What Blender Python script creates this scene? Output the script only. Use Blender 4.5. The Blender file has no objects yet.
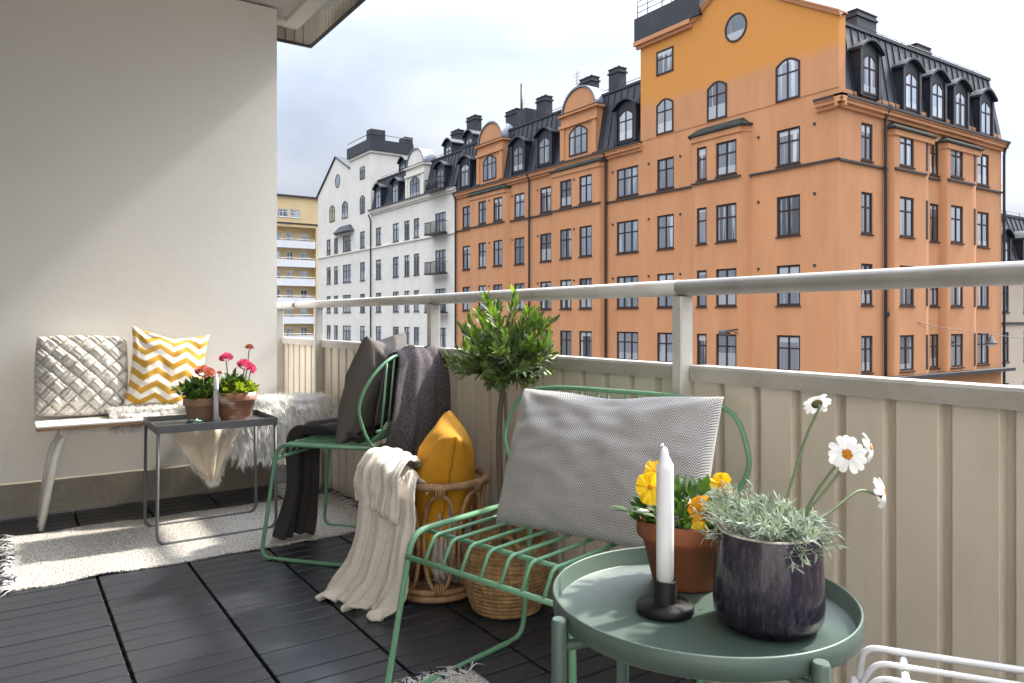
import bpy, math, random
from mathutils import Vector, Matrix, noise
random.seed(7)
R = math.radians
PI = math.pi
C = bpy.context.scene.collection
V = Vector
Z3 = V((0, 0, 1))


def lin(h):
    h = h.lstrip('#')
    o = []
    for i in (0, 2, 4):
        c = int(h[i:i + 2], 16) / 255
        o.append(c / 12.92 if c <= .04045 else ((c + .055) / 1.055) ** 2.4)
    return tuple(o) + (1,)


# ------------------------------------------------------------------ mesh builder
class MB:
    def __init__(self):
        self.v = []
        self.f = []
        self.uv = {}
        self.sm = []

    def face(self, idx, smooth=False, uv=None):
        if uv:
            self.uv[len(self.f)] = uv
        self.f.append(tuple(idx))
        self.sm.append(smooth)

    def add(self, pts):
        n = len(self.v)
        self.v.extend([tuple(p) for p in pts])
        return n

    def box(self, x0, x1, y0, y1, z0, z1):
        n = self.add([(x, y, z) for z in (z0, z1) for y in (y0, y1) for x in (x0, x1)])
        for q in ((0, 2, 3, 1), (4, 5, 7, 6), (0, 1, 5, 4), (2, 6, 7, 3), (0, 4, 6, 2), (1, 3, 7, 5)):
            self.face([n + i for i in q])
        return self

    def bbox(self, x0, x1, y0, y1, z0, z1, b=.004):
        """box with bevelled vertical and top edges"""
        ring = lambda e, z: [(x0 + e + b, y0 + e, z), (x1 - e - b, y0 + e, z), (x1 - e, y0 + e + b, z), (x1 - e, y1 - e - b, z),
                             (x1 - e - b, y1 - e, z), (x0 + e + b, y1 - e, z), (x0 + e, y1 - e - b, z), (x0 + e, y0 + e + b, z)]
        self.loft([ring(b * .7, z0), ring(0, z0 + b), ring(0, z1 - b), ring(b * .7, z1)], caps=True)
        return self

    def quad(self, a, b, c, d, uv=None):
        n = self.add([a, b, c, d])
        self.face((n, n + 1, n + 2, n + 3), False, uv)

    def poly(self, pts):
        n = self.add(pts)
        self.face(range(n, n + len(pts)))

    def loft(self, rings, caps=False, smooth=False, closed=True):
        k = len(rings[0])
        st = [self.add(r) for r in rings]
        for a, b in zip(st, st[1:]):
            for i in range(k if closed else k - 1):
                j = (i + 1) % k
                self.face((a + i, a + j, b + j, b + i), smooth)
        if caps:
            self.face([st[0] + i for i in reversed(range(k))])
            self.face([st[-1] + i for i in range(k)])
        return self

    def prism(self, pts, ext):
        """polygon (3d pts) extruded by vector ext"""
        ext = V(ext)
        a = [V(p) for p in pts]
        return self.loft([a, [p + ext for p in a]], caps=True)

    def tube(self, pts, r, seg=8, closed=False, caps=True, flat=1.0):
        pts = [V(p) for p in pts]
        n = len(pts)
        rad = r if isinstance(r, (list, tuple)) else [r] * n
        T = []
        for i in range(n):
            if closed:
                t = pts[(i + 1) % n] - pts[i - 1]
            else:
                t = pts[min(i + 1, n - 1)] - pts[max(i - 1, 0)]
            T.append(t.normalized() if t.length > 1e-9 else V((0, 0, 1)))
        u = T[0].orthogonal().normalized()
        if abs(T[0].z) < .9:
            u = T[0].cross(Z3).normalized()
        rings = []
        for i in range(n):
            u = (u - T[i] * u.dot(T[i]))
            u = u.normalized() if u.length > 1e-6 else T[i].orthogonal().normalized()
            w = T[i].cross(u)
            rings.append([pts[i] + (u * math.cos(2 * PI * k / seg) + w * math.sin(2 * PI * k / seg) * flat) * rad[i] for k in range(seg)])
        if closed:
            rings.append(rings[0])
        self.loft(rings, caps=caps and not closed, smooth=True)
        return self

    def lathe(self, prof, c=(0, 0, 0), seg=32, smooth=True, sx=1, sy=1, cap=True):
        c = V(c)
        rings = [[c + V((r * math.cos(2 * PI * k / seg) * sx, r * math.sin(2 * PI * k / seg) * sy, z)) for k in range(seg)] for r, z in prof]
        self.loft(rings, smooth=smooth)
        if cap:
            n = len(self.v)
            self.face([n - seg + i for i in range(seg)])
        return self

    def grid(self, fn, nu, nv, uv=True, smooth=True):
        n = self.add([fn(i / nu, j / nv) for j in range(nv + 1) for i in range(nu + 1)])
        for j in range(nv):
            for i in range(nu):
                a = n + j * (nu + 1) + i
                u0, u1, v0, v1 = i / nu, (i + 1) / nu, j / nv, (j + 1) / nv
                self.face((a, a + 1, a + nu + 2, a + nu + 1), smooth, ((u0, v0), (u1, v0), (u1, v1), (u0, v1)) if uv else None)
        return self

    def blob(self, c, r, seg=10, rings=6, sc=(1, 1, 1)):
        c = V(c)
        prof = []
        for i in range(rings + 1):
            a = -PI / 2 + PI * i / rings
            prof.append((max(r * math.cos(a), r * .02), r * math.sin(a)))
        rr = [[c + V((q * math.cos(2 * PI * k / seg) * sc[0], q * math.sin(2 * PI * k / seg) * sc[1], z * sc[2])) for k in range(seg)] for q, z in prof]
        self.loft(rr, caps=True, smooth=True)
        return self

    def leaf(self, b, d, nrm, L, w, bend=.15, fold=.12):
        b = V(b)
        d = V(d).normalized()
        s = d.cross(V(nrm))
        if s.length < 1e-4:
            s = d.orthogonal()
        s.normalize()
        n = s.cross(d)
        m1 = b + d * L * .38 + n * bend * L * .25
        m2 = b + d * L * .72 + n * bend * L * .1
        tip = b + d * L - n * bend * L * .5
        f = n * fold * w
        k = self.add([b, m1 - f, m1 + s * w * .5, m1 - s * w * .5, m2 - f, m2 + s * w * .42, m2 - s * w * .42, tip])
        for q in ((0, 2, 1), (0, 1, 3), (1, 2, 5, 4), (3, 1, 4, 6), (4, 5, 7), (6, 4, 7)):
            self.face([k + i for i in q], True)

    def build(self, name, mat=None, parent=None, local=False, mods=None, mat2=None):
        me = bpy.data.meshes.new(name)
        me.from_pydata(self.v, [], self.f)
        me.polygons.foreach_set('use_smooth', self.sm)
        if self.uv:
            l = me.uv_layers.new(name='UVMap')
            for fi, uvs in self.uv.items():
                p = me.polygons[fi]
                for li, q in zip(p.loop_indices, uvs):
                    l.data[li].uv = q
        me.update()
        if mat:
            me.materials.append(mat)
        if mat2:
            me.materials.append(mat2[0])
            for p in me.polygons[mat2[1]:]:
                p.material_index = 1
        return link(name, me, parent, local, mods)


ROOTM = {}


def link(name, me, parent=None, local=False, mods=None):
    o = bpy.data.objects.new(name, me)
    C.objects.link(o)
    if parent:
        o.parent = parent
        if not local:
            o.matrix_parent_inverse = ROOTM.get(parent.name, Matrix.Identity(4)).inverted()
    if mods:
        for t, kw in mods:
            m = o.modifiers.new(t.title(), t)
            for k, v in kw.items():
                setattr(m, k, v)
    return o


def tag(o, label, cat, group=None):
    o['label'] = label
    o['category'] = cat
    if group:
        o['group'] = group
    return o


def thing(name, label, cat, loc=(0, 0, 0), rotz=0, group=None):
    o = bpy.data.objects.new(name, None)
    o.empty_display_size = .1
    C.objects.link(o)
    o.location = loc
    o.rotation_euler = (0, 0, rotz)
    ROOTM[o.name] = Matrix.Translation(V(loc)) @ Matrix.Rotation(rotz, 4, 'Z')
    return tag(o, label, cat, group)


def struct(o):
    o['kind'] = 'structure'
    return o


# ------------------------------------------------------------------ paths
def rounded(pts, rad, n=5, closed=False):
    pts = [V(p) for p in pts]
    out = []
    N = len(pts)
    for i in range(N):
        if not closed and i in (0, N - 1):
            out.append(pts[i])
            continue
        p, a, b = pts[i], pts[i - 1], pts[(i + 1) % N]
        r = rad[i] if isinstance(rad, (list, tuple)) else rad
        da, db = (a - p), (b - p)
        r = min(r, da.length * .49, db.length * .49)
        s, e = p + da.normalized() * r, p + db.normalized() * r
        for k in range(n + 1):
            t = k / n
            out.append(s * (1 - t) ** 2 + p * 2 * t * (1 - t) + e * t * t)
    return out


def crom(pts, n=6, closed=False):
    pts = [V(p) for p in pts]
    N = len(pts)
    out = []
    for i in range(N if closed else N - 1):
        if closed:
            p0, p1, p2, p3 = pts[i - 1], pts[i], pts[(i + 1) % N], pts[(i + 2) % N]
        else:
            p0, p1, p2, p3 = pts[max(i - 1, 0)], pts[i], pts[i + 1], pts[min(i + 2, N - 1)]
        for k in range(n):
            t = k / n
            out.append(.5 * (2 * p1 + (p2 - p0) * t + (2 * p0 - 5 * p1 + 4 * p2 - p3) * t * t + (3 * p1 - p0 - 3 * p2 + p3) * t ** 3))
    if not closed:
        out.append(pts[-1])
    return out


def nz(p, s=1.0):
    return noise.noise(V(p) * s)


# ------------------------------------------------------------------ materials
def nd(nt, t, **kw):
    n = nt.nodes.new(t)
    for k, v in kw.items():
        setattr(n, k, v)
    return n


def mat(name, col, rough=.6, metal=0, var=.12, vs=8., bump=0., bs=60., spec=.5, stretch=(1, 1, 1), dirt=None, ds=3., dlo=.5, dhi=.7, sub=0., coat=0., trans=0., tint=(1.5, 1.6, .7), rnd=0.):
    m = bpy.data.materials.new(name)
    m.use_nodes = True
    nt = m.node_tree
    b = nt.nodes['Principled BSDF']
    col = lin(col) if isinstance(col, str) else tuple(col[:3]) + (1,)
    tc = nd(nt, 'ShaderNodeTexCoord')
    mp = nd(nt, 'ShaderNodeMapping')
    mp.inputs['Scale'].default_value = stretch
    nt.links.new(tc.outputs['Object'], mp.inputs[0])
    n1 = nd(nt, 'ShaderNodeTexNoise')
    n1.inputs['Scale'].default_value = vs
    n1.inputs['Detail'].default_value = 6
    nt.links.new(mp.outputs[0], n1.inputs['Vector'])
    rp = nd(nt, 'ShaderNodeValToRGB')
    rp.color_ramp.elements[0].position = .3
    rp.color_ramp.elements[1].position = .7
    rp.color_ramp.elements[0].color = tuple(c * (1 - var) for c in col[:3]) + (1,)
    rp.color_ramp.elements[1].color = tuple(min(1, c * (1 + var)) for c in col[:3]) + (1,)
    nt.links.new(n1.outputs['Fac'], rp.inputs[0])
    out = rp.outputs[0]
    if dirt:
        n2 = nd(nt, 'ShaderNodeTexNoise')
        n2.inputs['Scale'].default_value = ds
        n2.inputs['Detail'].default_value = 8
        n2.inputs['Roughness'].default_value = .65
        nt.links.new(mp.outputs[0], n2.inputs['Vector'])
        r2 = nd(nt, 'ShaderNodeValToRGB')
        r2.color_ramp.elements[0].position = dlo
        r2.color_ramp.elements[1].position = dhi
        nt.links.new(n2.outputs['Fac'], r2.inputs[0])
        mx = nd(nt, 'ShaderNodeMix', data_type='RGBA')
        nt.links.new(r2.outputs[0], mx.inputs[0])
        nt.links.new(out, mx.inputs[6])
        mx.inputs[7].default_value = lin(dirt) if isinstance(dirt, str) else tuple(dirt[:3]) + (1,)
        out = mx.outputs[2]
    if rnd:
        oi = nd(nt, 'ShaderNodeObjectInfo')
        mr = nd(nt, 'ShaderNodeMapRange')
        mr.inputs[3].default_value = 1 - rnd
        mr.inputs[4].default_value = 1 + rnd
        nt.links.new(oi.outputs['Random'], mr.inputs[0])
        mm = nd(nt, 'ShaderNodeVectorMath', operation='SCALE')
        nt.links.new(out, mm.inputs[0])
        nt.links.new(mr.outputs[0], mm.inputs['Scale'])
        out = mm.outputs[0]
    nt.links.new(out, b.inputs['Base Color'])
    b.inputs['Roughness'].default_value = rough
    b.inputs['Metallic'].default_value = metal
    b.inputs['Specular IOR Level'].default_value = spec
    if coat:
        b.inputs['Coat Weight'].default_value = coat
        b.inputs['Coat Roughness'].default_value = .06
    if sub:
        b.inputs['Subsurface Weight'].default_value = sub
        b.inputs['Subsurface Radius'].default_value = (.02, .015, .01)
    if bump:
        n3 = nd(nt, 'ShaderNodeTexNoise')
        n3.inputs['Scale'].default_value = bs
        n3.inputs['Detail'].default_value = 4
        nt.links.new(mp.outputs[0], n3.inputs['Vector'])
        bp = nd(nt, 'ShaderNodeBump')
        bp.inputs['Strength'].default_value = bump
        bp.inputs['Distance'].default_value = .01
        nt.links.new(n3.outputs['Fac'], bp.inputs['Height'])
        nt.links.new(bp.outputs[0], b.inputs['Normal'])
    if trans:
        tr = nd(nt, 'ShaderNodeBsdfTranslucent')
        sc = nd(nt, 'ShaderNodeVectorMath', operation='MULTIPLY')
        nt.links.new(out, sc.inputs[0])
        sc.inputs[1].default_value = tint
        nt.links.new(sc.outputs[0], tr.inputs[0])
        ms = nd(nt, 'ShaderNodeMixShader')
        ms.inputs[0].default_value = trans
        nt.links.new(b.outputs[0], ms.inputs[1])
        nt.links.new(tr.outputs[0], ms.inputs[2])
        nt.links.new(ms.outputs[0], nt.nodes['Material Output'].inputs[0])
    return m


def mathn(nt, op, a, b=None, c=None):
    n = nd(nt, 'ShaderNodeMath', operation=op)
    for i, x in enumerate((a, b, c)):
        if x is None:
            continue
        if isinstance(x, (int, float)):
            n.inputs[i].default_value = x
        else:
            nt.links.new(x, n.inputs[i])
    return n.outputs[0]


def uv_nodes(m):
    nt = m.node_tree
    tc = nd(nt, 'ShaderNodeTexCoord')
    sp = nd(nt, 'ShaderNodeSeparateXYZ')
    nt.links.new(tc.outputs['UV'], sp.inputs[0])
    return nt, sp.outputs[0], sp.outputs[1]


def two_tone(name, fn, c0, c1, rough=.9, weave=900., wb=.25, soft=.02):
    """cloth whose pattern comes from the uv: fn(nt,u,v) -> value, >0 picks c1"""
    m = bpy.data.materials.new(name)
    m.use_nodes = True
    nt, u, v = uv_nodes(m)
    b = nt.nodes['Principled BSDF']
    val = fn(nt, u, v)
    mr = nd(nt, 'ShaderNodeMapRange')
    mr.inputs[1].default_value = -soft
    mr.inputs[2].default_value = soft
    nt.links.new(val, mr.inputs[0])
    mx = nd(nt, 'ShaderNodeMix', data_type='RGBA')
    nt.links.new(mr.outputs[0], mx.inputs[0])
    mx.inputs[6].default_value = lin(c0)
    mx.inputs[7].default_value = lin(c1)
    tc = nd(nt, 'ShaderNodeTexCoord')
    n = nd(nt, 'ShaderNodeTexNoise')
    n.inputs['Scale'].default_value = weave
    nt.links.new(tc.outputs['Object'], n.inputs['Vector'])
    bp = nd(nt, 'ShaderNodeBump')
    bp.inputs['Strength'].default_value = wb
    bp.inputs['Distance'].default_value = .003
    nt.links.new(n.outputs['Fac'], bp.inputs['Height'])
    nt.links.new(bp.outputs[0], b.inputs['Normal'])
    mm = nd(nt, 'ShaderNodeMix', data_type='RGBA', blend_type='MULTIPLY')
    mm.inputs[0].default_value = .5
    nt.links.new(mx.outputs[2], mm.inputs[6])
    r2 = nd(nt, 'ShaderNodeValToRGB')
    r2.color_ramp.elements[0].position = .3
    r2.color_ramp.elements[0].color = (.55, .55, .55, 1)
    r2.color_ramp.elements[1].position = .65
    nt.links.new(n.outputs['Fac'], r2.inputs[0])
    nt.links.new(r2.outputs[0], mm.inputs[7])
    nt.links.new(mm.outputs[2], b.inputs['Base Color'])
    b.inputs['Roughness'].default_value = rough
    b.inputs['Sheen Weight'].default_value = .25
    b.inputs['Specular IOR Level'].default_value = .15
    return m


def weave_mat(name, c0, c1, su=260, sv=260, rough=.95):
    """plain woven yarn: light and dark threads crossing"""
    def fn(nt, u, v):
        a = mathn(nt, 'SINE', mathn(nt, 'MULTIPLY', u, su))
        b = mathn(nt, 'SINE', mathn(nt, 'MULTIPLY', v, sv))
        return mathn(nt, 'MULTIPLY', a, b)
    return two_tone(name, fn, c0, c1, rough, 700, .4, .8)


def chevron_fn(nt, u, v):
    # zigzag stripes across the cushion
    z = mathn(nt, 'PINGPONG', mathn(nt, 'MULTIPLY', u, 2.9), .5)
    w = mathn(nt, 'ADD', mathn(nt, 'MULTIPLY', v, 6.3), mathn(nt, 'MULTIPLY', z, 1.35))
    return mathn(nt, 'SUBTRACT', mathn(nt, 'FRACT', w), .5)


def herring_fn(nt, u, v):
    z = mathn(nt, 'PINGPONG', mathn(nt, 'MULTIPLY', u, 20), .5)
    w = mathn(nt, 'ADD', mathn(nt, 'MULTIPLY', v, 58), mathn(nt, 'MULTIPLY', z, 4.8))
    return mathn(nt, 'SUBTRACT', mathn(nt, 'FRACT', w), .47)
EXPO = 1.95
SUNE = 2.0
SKYS = .1
# ------------------------------------------------------------------ camera, sky, sun
H = .94
F = 745.
TH = math.atan(507 / F)
cam = bpy.data.cameras.new('camera')
cam.sensor_width = 36
cam.lens = F / 1024 * 36
cam.shift_y = -23.5 / 1024
cam.clip_start = .02
cam.clip_end = 2000
co = bpy.data.objects.new('camera', cam)
C.objects.link(co)
co.location = (0, 0, H)
co.rotation_euler = (R(90), 0, -TH)
sc = bpy.context.scene
sc.camera = co
sc.view_settings.view_transform = 'Standard'
sc.view_settings.look = 'None'
sc.view_settings.gamma = 1
sc.view_settings.exposure = EXPO
sc.cycles.use_denoising = True
sc.cycles.max_bounces = 7
sc.cycles.caustics_reflective = False
sc.cycles.caustics_refractive = False

SUN = V((1, -.05, 1.04)).normalized()
sl = bpy.data.lights.new('sun', 'SUN')
sl.energy = SUNE
sl.angle = R(3.)
sl.color = (1, .93, .82)
so = bpy.data.objects.new('sun', sl)
C.objects.link(so)
so.location = SUN * 60
so.rotation_euler = SUN.to_track_quat('Z', 'Y').to_euler()

w = bpy.data.worlds.new('World')
sc.world = w
w.use_nodes = True
nt = w.node_tree
bg = nt.nodes['Background']
sky = nd(nt, 'ShaderNodeTexSky', sky_type='NISHITA')
sky.sun_disc = False
sky.sun_elevation = math.asin(SUN.z)
sky.sun_rotation = math.atan2(SUN.x, SUN.y)
sky.dust_density = 2.
tc = nd(nt, 'ShaderNodeTexCoord')
mp = nd(nt, 'ShaderNodeMapping')
mp.inputs['Scale'].default_value = (1, 1, 2.6)
mp.inputs['Location'].default_value = (.3, 1.7, .2)
nt.links.new(tc.outputs['Generated'], mp.inputs[0])
n1 = nd(nt, 'ShaderNodeTexNoise')
n1.inputs['Scale'].default_value = 2.3
n1.inputs['Detail'].default_value = 7
n1.inputs['Roughness'].default_value = .52
n1.inputs['Distortion'].default_value = .35
nt.links.new(mp.outputs[0], n1.inputs['Vector'])
rp = nd(nt, 'ShaderNodeValToRGB')
e = rp.color_ramp.elements
e[0].position = .36
e[0].color = (4.3, 4.8, 5.8, 1)
e[1].position = .62
e[1].color = (6.5, 6.75, 7.15, 1)
nt.links.new(n1.outputs['Fac'], rp.inputs[0])
n2 = nd(nt, 'ShaderNodeTexNoise')
n2.inputs['Scale'].default_value = 1.1
n2.inputs['Detail'].default_value = 5
nt.links.new(mp.outputs[0], n2.inputs['Vector'])
r2 = nd(nt, 'ShaderNodeMapRange')
r2.inputs[1].default_value = .3
r2.inputs[2].default_value = .6
r2.inputs[3].default_value = .72
r2.inputs[4].default_value = 1.
nt.links.new(n2.outputs['Fac'], r2.inputs[0])
mx = nd(nt, 'ShaderNodeMix', data_type='RGBA')
nt.links.new(r2.outputs[0], mx.inputs[0])
nt.links.new(sky.outputs[0], mx.inputs[6])
nt.links.new(rp.outputs[0], mx.inputs[7])
# an overcast sky is brighter overhead than near the horizon
sp_ = nd(nt, 'ShaderNodeSeparateXYZ')
nt.links.new(tc.outputs['Generated'], sp_.inputs[0])
zc_ = mathn(nt, 'MAXIMUM', sp_.outputs[2], 0)
dt_ = nd(nt, 'ShaderNodeVectorMath', operation='DOT_PRODUCT')
nt.links.new(tc.outputs['Generated'], dt_.inputs[0])
dt_.inputs[1].default_value = SUN
# thin cloud glows round the hidden sun
glow_ = mathn(nt, 'MULTIPLY', mathn(nt, 'POWER', mathn(nt, 'MAXIMUM', dt_.outputs['Value'], 0), 9), 1.6)
k_ = mathn(nt, 'ADD', mathn(nt, 'MULTIPLY_ADD', zc_, mathn(nt, 'MULTIPLY_ADD', zc_, 2.3, .05), .25), glow_)
vs_ = nd(nt, 'ShaderNodeVectorMath', operation='SCALE')
nt.links.new(mx.outputs[2], vs_.inputs[0])
nt.links.new(k_, vs_.inputs['Scale'])
nt.links.new(vs_.outputs[0], bg.inputs[0])
bg.inputs[1].default_value = SKYS

# ------------------------------------------------------------------ town materials
M = {}
M['stucco_white'] = mat('stucco_white', (.74, .695, .61), .9, var=.05, vs=.8, bump=.1, bs=14, dirt=(.62, .58, .51), ds=.35, dlo=.5, dhi=.85)
M['sandstone'] = mat('ochre_trim', (.55, .255, .118), .85, var=.08, vs=1.2, bump=.1, bs=10)
M['roof_metal'] = mat('black_roof_metal', (.013, .015, .022), .5, var=.25, vs=1.5, spec=.5, dirt=(.028, .032, .042), ds=.7, dlo=.48, dhi=.75)
M['dark_metal'] = mat('dark_sheet_metal', (.028, .026, .027), .5, var=.2)
M['window_brown'] = mat('window_paint', (.030, .012, .010), .7, var=.2)
M['window_grey'] = mat('window_paint_grey', (.06, .065, .075), .55, var=.2)
M['window_white'] = mat('window_paint_white', (.65, .65, .63), .55, var=.1)
M['zinc'] = mat('zinc', (.20, .215, .24), .6, .3, var=.15)
M['yellow_plaster'] = mat('yellow_plaster', (.66, .50, .27), .9, var=.06, vs=.5)
M['balcony_white'] = mat('balcony_concrete', (.66, .67, .68), .85, var=.05, vs=.7)
M['cream_plaster'] = mat('cream_plaster', (.50, .41, .31), .9, var=.06, vs=.6)
M['asphalt'] = mat('asphalt', (.05, .05, .052), .9, var=.2, vs=.5, bump=.3, bs=8)
M['house_plaster'] = mat('house_plaster', (.74, .71, .66), .9, var=.05, vs=.8)


def orange_mat():
    m = mat('orange_stucco', (.56, .262, .120), .9, var=.07, vs=1.1, stretch=(1, 1, .22), bump=.12, bs=12, dirt=(.49, .222, .10), ds=1.3, dlo=.45, dhi=.78)
    nt = m.node_tree
    b = nt.nodes['Principled BSDF']
    src = b.inputs['Base Color'].links[0].from_socket
    t = nd(nt, 'ShaderNodeTexCoord')
    s = nd(nt, 'ShaderNodeSeparateXYZ')
    nt.links.new(t.outputs['Object'], s.inputs[0])
    n = nd(nt, 'ShaderNodeTexNoise')
    n.inputs['Scale'].default_value = .8
    nt.links.new(t.outputs['Object'], n.inputs['Vector'])
    z = mathn(nt, 'ADD', s.outputs[2], mathn(nt, 'MULTIPLY', n.outputs['Fac'], .5))
    r = nd(nt, 'ShaderNodeMapRange')
    r.inputs[1].default_value = 13.95
    r.inputs[2].default_value = 14.5
    nt.links.new(z, r.inputs[0])
    x = nd(nt, 'ShaderNodeMix', data_type='RGBA')
    nt.links.new(r.outputs[0], x.inputs[0])
    nt.links.new(src, x.inputs[6])
    x.inputs[7].default_value = (.62, .258, .055, 1)
    nt.links.new(x.outputs[2], b.inputs['Base Color'])
    return m


M['orange'] = mat('orange_stucco_lower', (.56, .262, .120), .9, var=.07, vs=1.1, stretch=(1, 1, .22), bump=.12, bs=12, dirt=(.49, .222, .10), ds=1.3, dlo=.45, dhi=.78)
M['orange_tower'] = orange_mat()


def pane_mat(name, curtain, refl):
    """window glass over a dim room with pale curtains at some windows"""
    m = bpy.data.materials.new(name)
    m.use_nodes = True
    nt = m.node_tree
    b = nt.nodes['Principled BSDF']
    t = nd(nt, 'ShaderNodeTexCoord')
    oi = nd(nt, 'ShaderNodeObjectInfo')
    s = nd(nt, 'ShaderNodeSeparateXYZ')
    nt.links.new(t.outputs['Generated'], s.inputs[0])
    off = mathn(nt, 'MULTIPLY', oi.outputs['Random'], 37.)
    cm = nd(nt, 'ShaderNodeCombineXYZ')
    nt.links.new(mathn(nt, 'MULTIPLY', s.outputs[0], 3.2), cm.inputs[0])
    nt.links.new(off, cm.inputs[1])
    nt.links.new(mathn(nt, 'MULTIPLY', s.outputs[2], .2), cm.inputs[2])
    n = nd(nt, 'ShaderNodeTexNoise')
    n.inputs['Scale'].default_value = 1.
    n.inputs['Detail'].default_value = 3
    nt.links.new(cm.outputs[0], n.inputs['Vector'])
    r = nd(nt, 'ShaderNodeMapRange')
    r.inputs[1].default_value = .55
    r.inputs[2].default_value = .66
    nt.links.new(n.outputs['Fac'], r.inputs[0])
    side = mathn(nt, 'GREATER_THAN', mathn(nt, 'ABSOLUTE', mathn(nt, 'SUBTRACT', s.outputs[0], .5)), mathn(nt, 'MULTIPLY_ADD', oi.outputs['Random'], .3, .2))
    f = mathn(nt, 'MAXIMUM', r.outputs[0], mathn(nt, 'MULTIPLY', mathn(nt, 'MULTIPLY', side, mathn(nt, 'GREATER_THAN', oi.outputs['Random'], .62)), .5))
    # roller blinds and half curtains at some windows
    r3 = mathn(nt, 'FRACT', mathn(nt, 'MULTIPLY', oi.outputs['Random'], 7.3))
    bl = mathn(nt, 'MULTIPLY', mathn(nt, 'GREATER_THAN', s.outputs[2], mathn(nt, 'MULTIPLY_ADD', r3, .5, .45)), mathn(nt, 'GREATER_THAN', r3, .62))
    cf = mathn(nt, 'MULTIPLY', mathn(nt, 'LESS_THAN', s.outputs[2], mathn(nt, 'MULTIPLY_ADD', r3, .9, .12)), mathn(nt, 'LESS_THAN', r3, .38))
    f = mathn(nt, 'MAXIMUM', f, mathn(nt, 'MAXIMUM', mathn(nt, 'MULTIPLY', bl, .8), mathn(nt, 'MULTIPLY', cf, .6)))
    x = nd(nt, 'ShaderNodeMix', data_type='RGBA')
    nt.links.new(f, x.inputs[0])
    x.inputs[6].default_value = (.018, .02, .024, 1)
    x.inputs[7].default_value = curtain
    nt.links.new(x.outputs[2], b.inputs['Base Color'])
    b.inputs['Roughness'].default_value = .5
    g = nd(nt, 'ShaderNodeBsdfGlossy')
    g.inputs['Roughness'].default_value = .02
    g.inputs['Color'].default_value = (.86, .92, 1, 1)
    lw = nd(nt, 'ShaderNodeLayerWeight')
    lw.inputs[0].default_value = .25
    nb = nd(nt, 'ShaderNodeTexNoise')
    nb.inputs['Scale'].default_value = .9
    nt.links.new(t.outputs['Object'], nb.inputs['Vector'])
    bp = nd(nt, 'ShaderNodeBump')
    bp.inputs['Strength'].default_value = .12
    bp.inputs['Distance'].default_value = .05
    nt.links.new(nb.outputs['Fac'], bp.inputs['Height'])
    nt.links.new(bp.outputs[0], g.inputs['Normal'])
    ms = nd(nt, 'ShaderNodeMixShader')
    rr_ = mathn(nt, 'FRACT', mathn(nt, 'MULTIPLY', oi.outputs['Random'], 13.7))
    nt.links.new(mathn(nt, 'ADD', mathn(nt, 'MULTIPLY', lw.outputs['Fresnel'], .8), mathn(nt, 'MULTIPLY_ADD', rr_, .46, refl - .22)), ms.inputs[0])
    nt.links.new(b.outputs[0], ms.inputs[1])
    nt.links.new(g.outputs[0], ms.inputs[2])
    nt.links.new(ms.outputs[0], nt.nodes['Material Output'].inputs[0])
    return m


M['pane'] = pane_mat('window_pane', (.55, .55, .53, 1), .32)

# ------------------------------------------------------------------ facade helpers


class Fac:
    def __init__(self, O, u, n):
        self.O, self.u, self.n = V(O), V(u), V(n)
        self.rot = 0 if abs(self.n.y + 1) < .01 else math.atan2(self.n.y, self.n.x) + PI / 2

    def P(self, u, z, out=0):
        return self.O + self.u * u + self.n * out + Z3 * z

    def off(self, d):
        return Fac(self.O + self.n * d, self.u, self.n)


def wall(mb, f, u0, u1, z0, z1, holes=(), rev=.13):
    us = sorted({u0, u1} | {x for h in holes for x in h[:2] if u0 < x < u1})
    zs = sorted({z0, z1} | {x for h in holes for x in h[2:] if z0 < x < z1})
    for a, b in zip(us, us[1:]):
        run = None
        for c, d in zip(zs, zs[1:]):
            m = ((a + b) / 2, (c + d) / 2)
            inh = any(h[0] < m[0] < h[1] and h[2] < m[1] < h[3] for h in holes)
            if not inh:
                mb.quad(f.P(a, c), f.P(b, c), f.P(b, d), f.P(a, d))
    for h in holes:
        a, b, c, d = h
        for (p, q) in (((a, c), (b, c)), ((b, c), (b, d)), ((b, d), (a, d)), ((a, d), (a, c))):
            mb.quad(f.P(*p), f.P(*q), f.P(*q, -rev), f.P(*p, -rev))


def fbox(mb, f, u0, u1, z0, z1, o0, o1):
    pts = [f.P(u, z, o) for o in (o0, o1) for z in (z0, z1) for u in (u0, u1)]
    n = mb.add(pts)
    for q in ((0, 2, 3, 1), (4, 5, 7, 6), (0, 1, 5, 4), (2, 6, 7, 3), (0, 4, 6, 2), (1, 3, 7, 5)):
        mb.face([n + i for i in q])


WC = {}


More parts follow.
